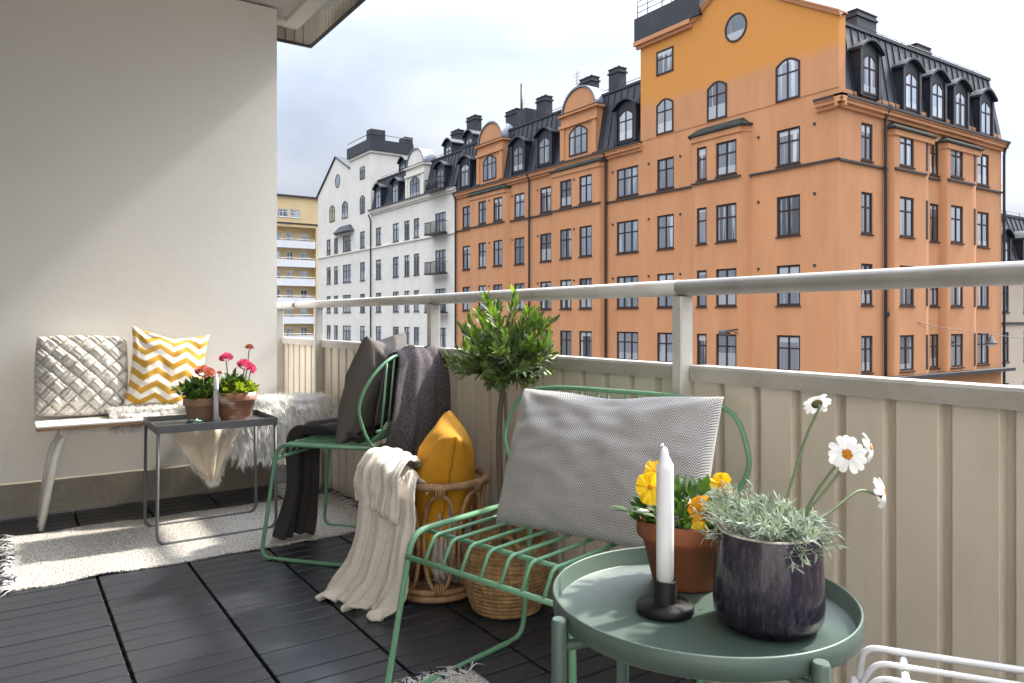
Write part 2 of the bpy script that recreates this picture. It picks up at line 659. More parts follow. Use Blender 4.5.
def win_mesh(w, h, lights, arch, proud):
    k = (round(w, 2), round(h, 2), lights, arch, proud)
    if k in WC:
        return WC[k]
    f, p = MB(), MB()
    y0, y1 = (-.035, .03) if proud else (.045, .125)
    yp = -.008 if proud else .085
    t = .105
    a, b = -w / 2, w / 2
    if arch == 'round':
        N = 20
        out = [(w / 2 * math.cos(2 * PI * i / N), h / 2 + h / 2 * math.sin(2 * PI * i / N)) for i in range(N)]
        inn = [((w / 2 - t) * math.cos(2 * PI * i / N), h / 2 + (h / 2 - t) * math.sin(2 * PI * i / N)) for i in range(N)]
        f.loft([[(x, y1, z) for x, z in out], [(x, y0, z) for x, z in out], [(x, y0, z) for x, z in inn], [(x, y1, z) for x, z in inn]])
        p.poly([(x, yp, z) for x, z in inn])
    else:
        rise = w * .22 if arch else 0
        top = [(b - (b - a) * i / 8, h - rise + rise * math.sin(PI * i / 8)) for i in range(9)] if arch else [(b, h), (a, h)]
        out = [(a, 0), (b, 0)] + top
        inn = [(x * (1 - 2 * t / w), t + z * (1 - 2 * t / h)) for x, z in out]
        f.loft([[(x, y1, z) for x, z in out], [(x, y0, z) for x, z in out], [(x, y0, z) for x, z in inn], [(x, y1, z) for x, z in inn]])
        p.poly([(x, yp, z) for x, z in inn])
        zt = h * .64
        f.box(a + t, b - t, y0 + .006, y1 - .01, zt - .04, zt + .04)
        for i in range(1, lights):
            x = a + w * i / lights
            f.box(x - .045, x + .045, y0 + .003, y1 - .012, t, zt - .04)
            f.box(x - .04, x + .04, y0 + .003, y1 - .012, zt + .04, h - t - (.02 if arch else 0))
        if not proud:
            f.box(a - .05, b + .05, -.07, y0 - .002, -.055, -.002)
    r = []
    for mb, nm in ((f, 'window'), (p, 'pane')):
        me = bpy.data.meshes.new(nm)
        me.from_pydata(mb.v, [], mb.f)
        me.update()
        r.append(me)
    WC[k] = r
    return r


def window(f, uc, z0, w, h, lights=2, arch=None, parent=None, fm='window_brown', proud=False, pm='pane', nm='window'):
    me, pe = win_mesh(w, h, lights, arch, proud)
    if not me.materials:
        me.materials.append(M[fm])
        pe.materials.append(M[pm])
    o = link(nm, me, parent)
    if o.data.materials[0] != M[fm]:
        o.material_slots[0].link = 'OBJECT'
        o.material_slots[0].material = M[fm]
    o.location = f.P(uc, z0)
    o.rotation_euler = (0, 0, f.rot)
    link('pane', pe, o, local=True)
    return o


def frame_at(b, f, uc, z0, w, h, parent, **kw):
    """window whose frame is a sub-part of a dormer or gable: the pane is welded into it"""
    o = window(f, uc, z0, w, h, parent=parent, proud=True, nm='window', **kw)
    pn = [c for c in o.children][0]
    pn.parent = parent
    pn.matrix_parent_inverse = Matrix.Identity(4)
    pn.location = o.location
    pn.rotation_euler = o.rotation_euler
    return o


def mansard(f, u0, u1, z0, z1, inset, back, zr, hip0=0, hip1=0, seam=.62):
    mb = MB()
    a = [f.P(u0, z0, .05), f.P(u0 + hip0, z1, -inset), f.P(u0 + hip0, zr, -back), f.P(u0, z0, -back)]
    b = [f.P(u1, z0, .05), f.P(u1 - hip1, z1, -inset), f.P(u1 - hip1, zr, -back), f.P(u1, z0, -back)]
    mb.loft([a, b], caps=True)
    k = int((u1 - u0) / seam)
    nrm = (f.n * (z1 - z0) + Z3 * inset).normalized()
    for i in range(1, k):
        u = u0 + (u1 - u0) * i / k
        s = f.u * .02
        p, q = f.P(u, z0, .05), f.P(min(max(u, u0 + hip0), u1 - hip1), z1, -inset)
        mb.loft([[p - s, p + s, p + s + nrm * .045, p - s + nrm * .045], [q - s, q + s, q + s + nrm * .045, q - s + nrm * .045]], caps=True)
    # ridge roll and snow guard at the knee
    fbox(mb, f, u0 + hip0, u1 - hip1, z1 - .06, z1 + .1, -inset - .1, -inset + .09)
    for i in range(int((u1 - u0) / 2)):
        u = u0 + hip0 + .6 + i * 2
        if u < u1 - hip1:
            mb.tube([f.P(u, z1, -inset - .25), f.P(u, z1 + .42, -inset - .25)], .018, 5)
    mb.tube([f.P(u0 + hip0 + .3, z1 + .4, -inset - .25), f.P(u1 - hip1 - .3, z1 + .4, -inset - .25)], .02, 5)
    return mb


def dormer(f, uc, z0, parent, w=1.4, h=2.0, bw=1.95, depth=1.6, fm='window_brown'):
    mb = MB()
    top = z0 + h + .12
    out = [(-bw / 2, z0 - .12), (-bw / 2, top)] + [(-bw / 2 + bw * i / 8, top + .42 * math.sin(PI * i / 8)) for i in range(1, 8)] + [(bw / 2, top), (bw / 2, z0 - .12)]
    mb.prism([f.P(uc + x, z, -.12) for x, z in out], -f.n * depth)
    # hood moulding over the window
    e = bw / 2 + .14
    arc = [f.P(uc - e + 2 * e * i / 10, top - .04 + .52 * math.sin(PI * i / 10), -.07) for i in range(11)]
    mb.loft([[p + f.n * .2, p + f.n * .2 + Z3 * .13, p - f.n * depth * .8 + Z3 * .13, p - f.n * depth * .8] for p in arc], caps=True)
    for s in (-1, 1):
        fbox(mb, f, uc + s * (bw / 2 - .1) - .1, uc + s * (bw / 2 - .1) + .1, z0 - .12, top, -.13, -.03)
    d = mb.build('dormer', M['roof_metal'], parent)
    frame_at(None, f.off(-.12), uc, z0, w, h, d, arch='seg', fm=fm)
    return d


def gable(f, uc, z0, parent, wm, w=3.9, depth=1.5, win=2.0, fm='window_brown', hgt=3.05, rad=1.72):
    mb = MB()
    z1 = z0 + hgt
    fbox(mb, f, uc - w / 2, uc + w / 2, z0 - .1, z1, -depth, .06)
    for s in (-1, 1):
        fbox(mb, f, uc + s * (w / 2 - .22) - .22, uc + s * (w / 2 - .22) + .22, z0, z1 - .85, .062, .14)
    fbox(mb, f, uc - w / 2 - .1, uc + w / 2 + .1, z1 - .82, z1 - .6, .064, .2)
    fbox(mb, f, uc - w / 2 - .16, uc + w / 2 + .16, z1, z1 + .16, -depth, .24)
    N = 16
    arc = [(uc + rad * math.cos(PI * i / N), z1 + .162 + rad * .9 * math.sin(PI * i / N)) for i in range(N + 1)]
    mb.prism([f.P(u, z, .02) for u, z in arc], -f.n * (depth - .2))
    g = mb.build('gable', wm, parent)
    c = MB()
    ring = lambda s, zz: [(uc + rad * s * math.cos(PI * i / N), z1 + .17 + rad * .9 * s * math.sin(PI * i / N)) for i in range(N + 1)]
    o, i_ = ring(1.09, 0), ring(1.003, 0)
    c.loft([[f.P(*p, .1) for p in i_], [f.P(*p, .1) for p in o], [f.P(*p, -depth + .2) for p in o], [f.P(*p, -depth + .2) for p in i_]], closed=False)
    c.build('coping', M['zinc'], g)
    d = MB()
    fbox(d, f, uc - w / 2 - .18, uc + w / 2 + .18, z1 + .162, z1 + .2, -.3, .27)
    d.build('ledge', M['dark_metal'], g)
    frame_at(None, f.off(.065), uc, z0 + .12, win, 2.05, g, lights=3, arch='seg', fm=fm)
    return g


def cornice(f, u0, u1, z, mat_, parent, h=.42, p=.4):
    mb = MB()
    fbox(mb, f, u0, u1, z - h, z - h * .55, .002, p * .35)
    fbox(mb, f, u0, u1, z - h * .55, z - .05, .002, p * .7)
    fbox(mb, f, u0, u1, z - .05, z + .03, -.05, p * .85)
    mb.build('cornice', mat_, parent)
    g = MB()
    fbox(g, f, u0, u1, z + .032, z + .14, -.05, p)
    g.build('gutter', M['dark_metal'], parent)


def bay(f, u0, u1, z0, z1, proj, ch, holes, parent, m, hood=.8, chr_=None):
    """shallow oriel: front panel, two slanting sides, a sheet metal hood"""
    mb = MB()
    ff = f.off(proj)
    cl, cr_ = ch, (chr_ or ch)
    wall(mb, ff, u0 + cl, u1 - cr_, z0, z1, holes)
    for s, uu, ch in ((-1, u0, cl), (1, u1, cr_)):
        steps = 4
        pts = []
        for i in range(steps + 1):
            t = i / steps
            pts.append(f.P(uu - s * ch * t, 0, proj * math.sin(PI / 2 * t) ** .8))
        for p, q in zip(pts, pts[1:]):
            mb.quad(p + Z3 * z0, q + Z3 * z0, q + Z3 * z1, p + Z3 * z1)
    ch = min(cl, cr_)
    mb.quad(f.P(u0, z0), f.P(u1, z0), f.P(u1 - cr_, z0, proj), f.P(u0 + cl, z0, proj))
    b = mb.build('bay', m, parent)
    h = MB()
    e = .16
    lo = [f.P(u0 - e, z1 - .02, -.02), f.P(u0 + ch * .6 - e, z1 - .02, proj + e), f.P(u1 - ch * .6 + e, z1 - .02, proj + e), f.P(u1 + e, z1 - .02, -.02)]
    hi = [f.P(u0 + .35, z1 + hood, -.02), f.P(u0 + ch + .35, z1 + hood, .06), f.P(u1 - ch - .35, z1 + hood, .06), f.P(u1 - .35, z1 + hood, -.02)]
    h.loft([lo, [p + Z3 * .1 for p in lo], hi], caps=True)
    h.build('hood', M['roof_copper'], b)
    k = MB()
    lo2 = [f.P(u0 - .06, z1 - .34, -.02), f.P(u0 + ch * .75 - .06, z1 - .34, proj + .07), f.P(u1 - ch * .75 + .06, z1 - .34, proj + .07), f.P(u1 + .06, z1 - .34, -.02)]
    k.loft([[p for p in lo2], [p + Z3 * .3 for p in lo2]], caps=True)
    k.build('moulding', m, b)
    return b, ff


M['roof_copper'] = mat('hood_sheet', (.040, .046, .038), .85, var=.3, vs=2, spec=.15)


def pipe(f, u, z0, z1, parent, top=None, r=.075):
    mb = MB()
    pts = [f.P(u, z0, .14), f.P(u, z1 - .7, .14), f.P(u + .05, z1 - .15, .42)]
    mb.tube(rounded(pts, .3), r, 6)
    mb.build('downpipe', M['dark_metal'], parent)


def chimney(x0, x1, y0, y1, z0, z1, parent, mt='roof_metal'):
    mb = MB()
    mb.box(x0, x1, y0, y1, z0, z1)
    mb.box(x0 - .08, x1 + .08, y0 - .08, y1 + .08, z1 - .32, z1 - .2)
    mb.box(x0 - .05, x1 + .05, y0 - .05, y1 + .05, z1 + .002, z1 + .07)
    for i in range(2):
        yy = y0 + (y1 - y0) * (.3 + .4 * i)
        mb.tube([((x0 + x1) / 2, yy, z1), ((x0 + x1) / 2, yy, z1 + .25)], .12, 6)
    mb.build('chimney', M[mt], parent)


GZ = -14.
XB, YB = 32.9, 20.6
ROWS = [(-1.78, 1.84), (1.57, 2.06), (5.10, 2.06), (8.72, 1.86)]
FL = Fac((XB, 0, 0), (0, 1, 0), (-1, 0, 0))
FR = Fac((0, YB, 0), (1, 0, 0), (0, -1, 0))


def rect(uc, w, z, h):
    return (uc - w / 2, uc + w / 2, z, z + h)


# ------------------------------------------------------------------ orange corner building
ob = thing('apartment_building', 'orange corner apartment building with black mansard roof, dormers and a tall gabled front', 'building', (XB, YB, GZ))
cols = [(55.3, 1.4, 2), (47.35, 1.38, 2), (43.95, 1.37, 2), (35.24, 2.0, 3), (31.92, 1.38, 2), (23.4, 1.37, 2)]
holes = [rect(u, w_, z, h) for u, w_, n in cols for z, h in ROWS]
mb = MB()
wall(mb, FL, YB, 57.1, GZ, 12.0, holes)
mb.quad(FL.P(57.1, GZ), FL.P(57.1, GZ, -14), FL.P(57.1, 12, -14), FL.P(57.1, 12))
mb.build('long_facade', M['orange'], ob)
for u, w_, n in cols:
    for z, h in ROWS:
        window(FL, u, z, w_, h, n, parent=ob)
# oriels on the long side
for u0, u1, pr_, ch, zt, wins in ((25.7, 29.75, .42, .5, 11.25, [(27.0, 1.4), (28.72, .72)]), (37.25, 42.62, .5, .16, 11.3, [(38.8, 1.32), (40.95, 1.28)]), (48.55, 54.5, .36, .5, 11.2, [(49.85, 1.32), (52.2, 1.2)])):
    hs = [rect(u, w_, z, h) for u, w_ in wins for z, h in ROWS]
    b, ff = bay(FL, u0, u1, GZ + 4, zt, pr_, ch, hs, ob, M['orange'], hood=.5)
    for u, w_ in wins:
        for z, h in ROWS:
            window(ff, u, z, w_, h, 1 if w_ < 1 else 2, parent=ob)
    s = MB()
    fbox(s, ff, u0 + ch - .2, u1 - ch + .2, 8.5, 8.6, .004, .1)
    s.build('string_course', M['dark_metal'], b)
# tower front above the cornice
tw = MB()
prof = [(34, 11.98), (34, 18.15), (29.9, 18.15), (29.3, 18.3), (28.7, 18.75), (28.0, 19.15), (26.9, 19.35), (25.8, 18.95), (23.7, 17.35), (YB, 15.5), (YB, 11.98)]
tw.prism([FL.P(u, z, .03) for u, z in prof], (.55, 0, 0))
fbox(tw, FL, 33.45, 34, 11.98, 18.15, -4.5, -.53)
fbox(tw, FL, 30.2, 33.45, 16.2, 18.15, -4.5, -.53)
tw.build('tower', M['orange_tower'], ob)
for u, z, w_, h, n, a in ((23.4, 12.0, 1.42, 2.15, 2, 'seg'), (27.95, 12.02, 1.4, 2.15, 2, 'seg'), (31.92, 12.05, 1.4, 2.12, 2, 'seg'), (31.92, 15.66, 1.4, 1.48, 1, None), (26.65, 15.95, 1.5, 1.58, 1, 'round')):
    window(FL.off(.034), u, z, w_, h, n, a, ob, proud=True)
cp = MB()
fbox(cp, FL, 29.75, 34.25, 17.75, 17.95, .034, .2)
fbox(cp, FL, 29.75, 34.35, 17.95, 18.2, .034, .34)
cp.build('cornice', M['sandstone'], ob)
cp = MB()
sl_ = [(YB - .12, 15.42), (23.7, 17.28), (25.8, 18.88), (26.9, 19.28), (28.0, 19.08), (28.7, 18.68), (29.3, 18.22), (29.8, 18.08)]
for (a, za), (b, zb) in zip(sl_, sl_[1:]):
    cp.loft([[FL.P(a, za - .16, .034), FL.P(a, za + .1, .034), FL.P(a, za + .1, .2), FL.P(a, za - .1, .14)], [FL.P(b, zb - .16, .034), FL.P(b, zb + .1, .034), FL.P(b, zb + .1, .2), FL.P(b, zb - .1, .14)]], caps=True)
    cp.loft([[FL.P(a, za + .102, -.55), FL.P(a, za + .18, -.55), FL.P(a, za + .18, .24), FL.P(a, za + .102, .24)], [FL.P(b, zb + .102, -.55), FL.P(b, zb + .18, -.55), FL.P(b, zb + .18, .24), FL.P(b, zb + .102, .24)]], caps=True)
cp.build('gable_coping', M['sandstone'], ob)
tp = MB()
fbox(tp, FL, 29.0, 34.3, 18.22, 19.65, -4.6, .3)
for u in (29.2, 30.6, 31.2, 32.0, 33.2, 34.1):
    tp.tube([FL.P(u, 19.6, .2), FL.P(u, 20.7, .2)], .03, 5)
for z in (20.0, 20.35, 20.7):
    tp.tube([FL.P(29.2, z, .2), FL.P(34.1, z, .2)], .025, 5)
fbox(tp, FL, 29.0, 31.6, 19.65, 21.2, -3, -.4)
tp.build('roof_terrace', M['roof_metal'], ob)
# string course and cornice
for a, b in ((YB - .06, 25.72), (29.75, 37.25), (42.62, 48.55), (54.5, 57.1)):
    s = MB()
    fbox(s, FL, a, b, 8.5, 8.6, .002, .1)
    s.build('string_course', M['dark_metal'], ob)
for a, b in ((XB - .06, 37.0), (41.1, 42.35), (46.4, 49.8)):
    s = MB()
    fbox(s, FR, a, b, 8.46, 8.56, .002, .1)
    s.build('string_course', M['dark_metal'], ob)
cornice(FL, 33.9, 57.15, 11.82, M['sandstone'], ob)
cornice(FL, YB - .4, 21.75, 11.42, M['sandstone'], ob)
cornice(FR, XB - .4, 50.15, 11.42, M['sandstone'], ob)
mansard(FL, 34.0, 57.1, 11.86, 16.05, .7, 8, 17.6).build('mansard_roof', M['roof_metal'], ob)
mansard(FR, XB + .57, 49.9, 11.46, 15.42, .55, 8, 16.6, 0, .35).build('mansard_roof', M['roof_metal'], ob)
for u in (55.36, 47.33, 43.94, 35.25):
    dormer(FL.off(.22), u, 12.25, ob)
for u in (51.5, 40.1):
    gable(FL, u, 12.13, ob, M['orange'])
for a, b, z in ((53.4, 50.9, 18.9), (48.85, 47.0, 19.0), (43.4, 41.3, 19.05), (40.1, 38.5, 18.9)):
    chimney(XB + 2.5, XB + 3.2, (a + b) / 2 - abs(a - b) * .33, (a + b) / 2 + abs(a - b) * .33, 16, z - .45, ob)
v = MB()
v.tube([(XB + 2.2, 50.2, 16.5), (XB + 2.2, 50.2, 20.2)], .09, 6)
v.box(XB + 2, XB + 4, 49.3, 50.6, 16.3, 18.0)
v.build('roof_vent', M['roof_metal'], ob)
for u in (57.0, 45.85, 37.15):
    pipe(FL, u, GZ, 12.1, ob)
for u in (21.9, 25.2, 30.7, 33.3, 36.6, 40.0, 44.9, 48.3, 51.1):
    for z, h in ROWS[1:]:
        s = MB()
        ff = FL.off(.36 if 49 < u < 54 else (.5 if 37.3 < u < 42.6 else .0))
        p = ff.P(u, z + h - .1)
        s.tube([p, p + FL.n * .05], .075, 8)
        s.build('vent', M['dark_metal'], ob)
for u, z, hh in ((36.4, 17.6, 3.0), (45.2, 17.6, 2.6), (52.6, 17.6, 2.2)):
    s = MB()
    x = XB + 4
    s.tube([(x, u, z - 1), (x, u, z + hh)], .035, 5)
    for k in range(5):
        s.tube([(x - .05, u - .5 + .06 * k, z + hh - .2 - .25 * k), (x + .05, u + .5 - .06 * k, z + hh - .2 - .25 * k)], .016, 4)
    s.build('aerial', M['dark_metal'], ob)
# right side
rc = [(35.28, 1.02, 2), (41.85, .95, 2), (47.5, 1.45, 2)]
hs = [rect(u, w_, z, h) for u, w_, n in rc for z, h in ROWS]
mb = MB()
wall(mb, FR, XB, 49.8, GZ, 11.98, hs)
mb.quad(FR.P(49.8, GZ), FR.P(49.8, GZ, -14), FR.P(49.8, 11.9, -14), FR.P(49.8, 11.9))
mb.build('side_facade', M['orange'], ob)
for u, w_, n in rc:
    for z, h in ROWS:
        window(FR, u, z, w_, h, n, parent=ob)
for u0, u1, uc in ((37.0, 41.1, 38.35), (42.35, 46.4, 43.6)):
    b, ff = bay(FR, u0, u1, -2.0, 10.55, .36, .2, [rect(uc, 1.38, z, h) for z, h in ROWS], ob, M['orange'], hood=.4, chr_=.9)
    for z, h in ROWS:
        window(ff, uc, z, 1.38, h, 2, parent=ob)
    s = MB()
    fbox(s, ff, u0 + .15, u1 - .85, 8.46, 8.56, .004, .1)
    s.build('string_course', M['dark_metal'], b)
    for z, h in ROWS:
        s = MB()
        fbox(s, FR, u1 - .86, u1 - .66, z, z + h, .28, .368)
        s.build('side_window', M['window_brown'], b)
# the storeys towards the street, hidden by the railing from the balcony
lw_ = MB()
fs = []
for f, us in ((FL, [23.4, 27, 31.92, 35.24, 38.8, 40.95, 43.95, 47.35, 50.3, 52.6, 55.3]), (FR, [35.28, 38.3, 41.85, 44.3, 47.5])):
    for u in us:
        for z, h in ((-5.2, 1.95), (-8.7, 2.1)):
            for e in ((u - .7, u - .6, z, z + h), (u + .6, u + .7, z, z + h), (u - .6, u + .6, z, z + .1), (u - .6, u + .6, z + h - .1, z + h), (u - .045, u + .045, z + .1, z + h - .1), (u - .6, u - .045, z + h * .64, z + h * .64 + .08), (u + .045, u + .6, z + h * .64, z + h * .64 + .08)):
                fbox(lw_, f, *e, .004, .05)
            fs.append((f, u, z, h))
k0 = len(lw_.f)
for f, u, z, h in fs:
    fbox(lw_, f, u - .599, u + .599, z + .101, z + h - .101, .003, .014)
o = lw_.build('window', M['window_brown'], ob, mat2=(M['pane'], k0))
o['kind'] = 'stuff'
led = MB()
fbox(led, FR, XB + .8, 49.9, -2.2, -2.02, .002, .75)
led.build('ledge', M['dark_metal'], ob)
for u, z in ((35.28, 11.95), (39.2, 11.8), (41.9, 11.75), (44.45, 11.7), (47.5, 11.65)):
    dormer(FR.off(.24), u, z + .0, ob, w=1.3, h=2.0, bw=1.8)
chimney(39.4, 41.4, YB + 3, YB + 4.0, 15, 18.2, ob)
chimney(45.8, 47.5, YB + 3, YB + 4.0, 15, 17.6, ob)
pipe(FR, 36.72, GZ, 11.8, ob)
pipe(FR, 49.85, GZ, 11.7, ob)

# ------------------------------------------------------------------ white building further down the street
wb = thing('apartment_building', 'white apartment building with a pointed gable, black roof terrace and small iron balconies', 'building', (XB, 75, GZ))
wcols = [(88.4, 1.4, 2), (85.96, 1.3, 2), (82.5, 2.5, 3), (77.93, 1.4, 2), (73.62, 1.4, 2), (69.38, 1.4, 2), (66.85, 1.16, 2), (64.76, 1.16, 2), (59.97, 2.0, 3)]
hs = [rect(u, w_, z, h) for u, w_, n in wcols for z, h in ROWS]
mb = MB()
wall(mb, FL, 57.14, 92.2, GZ, 12.3, hs)
gp = [(92.2, 12.3), (92.2, 16.3), (86.0, 20.15), (81.56, 18.1), (81.56, 19.2), (75.6, 19.2), (75.6, 12.3)]
mb.prism([FL.P(u, z, 0) for u, z in gp], (.6, 0, 0))
fbox(mb, FL, 75.6, 81.5, 12.3, 19.2, -4.7, -.602)
mb.quad(FL.P(92.2, GZ), FL.P(92.2, GZ, -10), FL.P(92.2, 12.3, -10), FL.P(92.2, 12.3))
mb.build('facade', M['stucco_white'], wb)
for u, w_, n in wcols:
    for z, h in ROWS:
        window(FL, u, z, w_, h, n, parent=wb, fm='window_grey')
    for z, h in ((-5.2, 1.9), (-8.7, 2.05)):
        window(FL.off(.002), u, z, w_, h, n, parent=wb, fm='window_grey', proud=True)
for u, z, w_, h, n, a in ((87.2, 12.6, 1.8, 2.05, 2, 'seg'), (83.1, 12.58, 1.8, 2.05, 2, 'seg'), (77.93, 12.55, 1.4, 2.05, 2, 'seg'), (77.93, 16.37, 1.4, 1.4, 1, None), (85.4, 16.5, 1.6, 1.65, 1, 'round')):
    window(FL.off(.004), u, z, w_, h, n, a, wb, 'window_grey', True)
rf = MB()
for (a, za), (b, zb) in (((92.5, 16.2), (86.0, 20.25)), ((86.0, 20.25), (81.5, 18.15))):
    rf.loft([[FL.P(a, za, .15), FL.P(a, za + .16, .15), FL.P(a, za + .16, -9), FL.P(a, za, -9)], [FL.P(b, zb, .15), FL.P(b, zb + .16, .15), FL.P(b, zb + .16, -9), FL.P(b, zb, -9)]], caps=True)
rf.build('gable_roof', M['roof_metal'], wb)
pt = MB()
fbox(pt, FL, 75.3, 81.8, 19.22, 20.4, -5, .3)
pt.tube([FL.P(75.4, 20.95, .2), FL.P(81.7, 20.95, .2)], .04, 5)
pt.tube([FL.P(75.4, 20.95, .2), FL.P(75.4, 20.95, -4.9)], .04, 5)
fbox(pt, FL, 75.4, 76.6, 20.4, 21.5, -1.6, .1)
fbox(pt, FL, 75.5, 77, 20.4, 21.2, -5, -4)
pt.build('roof_terrace', M['roof_metal'], wb)
cr = MB()
fbox(cr, FL, 75.45, 81.65, 18.95, 19.21, -4.85, .15)
cr.build('cornice', M['stucco_white'], wb)
cornice(FL, 57.2, 75.6, 12.5, M['stucco_white'], wb)
mansard(FL, 57.2, 75.58, 12.52, 15.9, .8, 8, 17.8).build('mansard_roof', M['roof_metal'], wb)
for u in (73.5, 69.28, 59.8):
    dormer(FL.off(.2), u, 12.6, wb, w=1.35, h=1.95, bw=1.8, fm='window_grey')
gable(FL, 65.0, 12.5, wb, M['stucco_white'], fm='window_grey')
for u in (71.5, 67.9, 61.7, 57.9):
    dormer(FL.off(-1.7), u, 15.75, wb, w=1.2, h=1.5, bw=1.6, fm='window_grey')
s = MB()
fbox(s, FL, 57.2, 92.2, 8.45, 8.58, .002, .12)
s.build('string_course', M['stucco_white'], wb)
h_ = MB()
h_.loft([[FL.P(80.2, 10.95, 0), FL.P(80.8, 10.95, .7), FL.P(85.2, 10.95, .7), FL.P(86.4, 10.95, 0)], [FL.P(81.4, 11.75, 0), FL.P(81.9, 11.75, .05), FL.P(84.2, 11.75, .05), FL.P(85.0, 11.75, 0)]], caps=True)
h_.build('hood', M['roof_metal'], wb)
for z in (8.66, 5.03, 1.5, 12.6):
    bmb = MB()
    fbox(bmb, FL, 58.4, 61.4, z - .14, z, .14, .95)
    for i in range(24):
        u = 58.45 + 2.9 * i / 23
        bmb.tube([FL.P(u, z, .92), FL.P(u, z + 1.0, .92)], .018, 4)
    for i in range(1, 5):
        for u in (58.45, 61.35):
            bmb.tube([FL.P(u, z, .12 + .16 * i), FL.P(u, z + 1.0, .12 + .16 * i)], .018, 4)
    bmb.tube([FL.P(58.45, z + 1, .1), FL.P(58.45, z + 1, .92), FL.P(61.35, z + 1, .92), FL.P(61.35, z + 1, .1)], .03, 5)
    bmb.build('balcony', M['dark_metal'], wb)
pipe(FL, 75.4, GZ, 12.3, wb)
chimney(XB + 2.5, XB + 3.2, 58.0, 59.5, 16, 19.4, wb)
chimney(XB + 3, XB + 3.7, 62, 63.3, 16, 19.0, wb)

# ------------------------------------------------------------------ yellow block across the far end
yb = thing('apartment_block', 'yellow apartment block with stacked white balconies behind the white gable', 'building', (33, 109, GZ))
FY = Fac((0, 109, 0), (1, 0, 0), (0, -1, 0))
mb = MB()
FY2 = FY.off(-1.3)
lev = [11.3, 8.5, 5.7, 2.9, .1, -2.7]
dh = []
for z in lev:
    for x in (27.2, 29.6, 33.1, 35.05, 37.2):
        dh.append((x - .55, x + .55, z + .25, z + 2.35))
wall(mb, FY2, 24, 38.6, GZ, 14.4, dh)
uh = [(x - .8, x + .8, 15.75, 16.95) for x in (28, 33.6, 35.4)]
wall(mb, FY, 24, 44, 14.4, 18.8, uh)
wall(mb, FY, 38.6, 44, GZ, 14.4)
mb.quad(FY.P(38.6, GZ), FY.P(38.6, GZ, -1.3), FY.P(38.6, 14.4, -1.3), FY.P(38.6, 14.4))
mb.quad(FY.P(24, 14.4), FY.P(38.6, 14.4), FY.P(38.6, 14.4, -1.3), FY.P(24, 14.4, -1.3))
mb.build('facade', M['yellow_plaster'], yb)
for z in lev:
    p = MB()
    fbox(p, FY, 24, 38.5, z, z + 1.05, -.1, .0)
    fbox(p, FY, 24, 38.5, z + .0, z + .18, -1.28, -.102)
    for x in (26, 28.5, 31, 33.5, 36, 38.3):
        p.tube([FY.P(x, z + 1.05, -.05), FY.P(x, z + 1.3, -.05)], .03, 4)
    p.tube([FY.P(24, z + 1.3, -.05), FY.P(38.4, z + 1.3, -.05)], .035, 5)
    p.build('balcony', M['balcony_white'], yb)
    for x in (27.2, 29.6, 33.1, 35.05, 37.2):
        window(FY2, x, z + .25, 1.1, 2.1, 2, parent=yb, fm='window_white')
for x in (28, 33.6, 35.4):
    window(FY, x, 15.75, 1.6, 1.2, 2, parent=yb, fm='window_white')
rf = MB()
fbox(rf, FY, 23.5, 44.4, 18.82, 19.02, -10, .35)
fbox(rf, FY, 24, 44, 14.8, 15.0, .002, .12)
rf.build('eaves', M['dark_metal'], yb)

# ------------------------------------------------------------------ low house beyond the right corner
nb_ = thing('town_house', 'cream town house with a dark mansard roof right of the orange building', 'building', (56, YB, GZ))
FN = Fac((0, YB + .35, 0), (1, 0, 0), (0, -1, 0))
nr = [(-1.78, 1.84), (1.3, 1.9), (-5.0, 1.9)]
nc = [51.25, 54.2, 57.0]
mb = MB()
wall(mb, FN, 50.0, 66, GZ, 3.6, [rect(u, .9, z, h) for u in nc for z, h in nr])
mb.build('facade', M['cream_plaster'], nb_)
for u in nc:
    for z, h in nr:
        window(FN, u, z, .9, h, 2, parent=nb_)
cornice(FN, 50.0, 66, 3.75, M['cream_plaster'], nb_)
cm = MB()
fbox(cm, FN, 50.0, 66, .55, .68, .002, .1)
cm.build('string_course', M['dark_metal'], nb_)
mansard(FN, 50.0, 66, 3.8, 7.6, 1.1, 8, 9.2).build('mansard_roof', M['roof_metal'], nb_)
for u in (51.4, 54.5, 58):
    dormer(FN, u, 3.95, nb_, w=1.0, h=1.9, bw=1.5)
chimney(50.3, 52.0, YB + 2.2, YB + 3.4, 7, 10.3, nb_)
chimney(53.3, 54.9, YB + 2.2, YB + 3.4, 7, 10.0, nb_)

# ------------------------------------------------------------------ street level
g = MB()
g.quad((-400, -400, GZ), (500, -400, GZ), (500, 500, GZ), (-400, 500, GZ))
struct(g.build('street', M['asphalt']))
pv = MB()
pv.box(29.4, XB - .01, YB - 3.5, 108, GZ - .1, GZ + .14)
pv.box(XB - .01, 90, YB - 3.5, YB - .01, GZ - .1, GZ + .14)
struct(pv.build('pavement', M['balcony_white']))

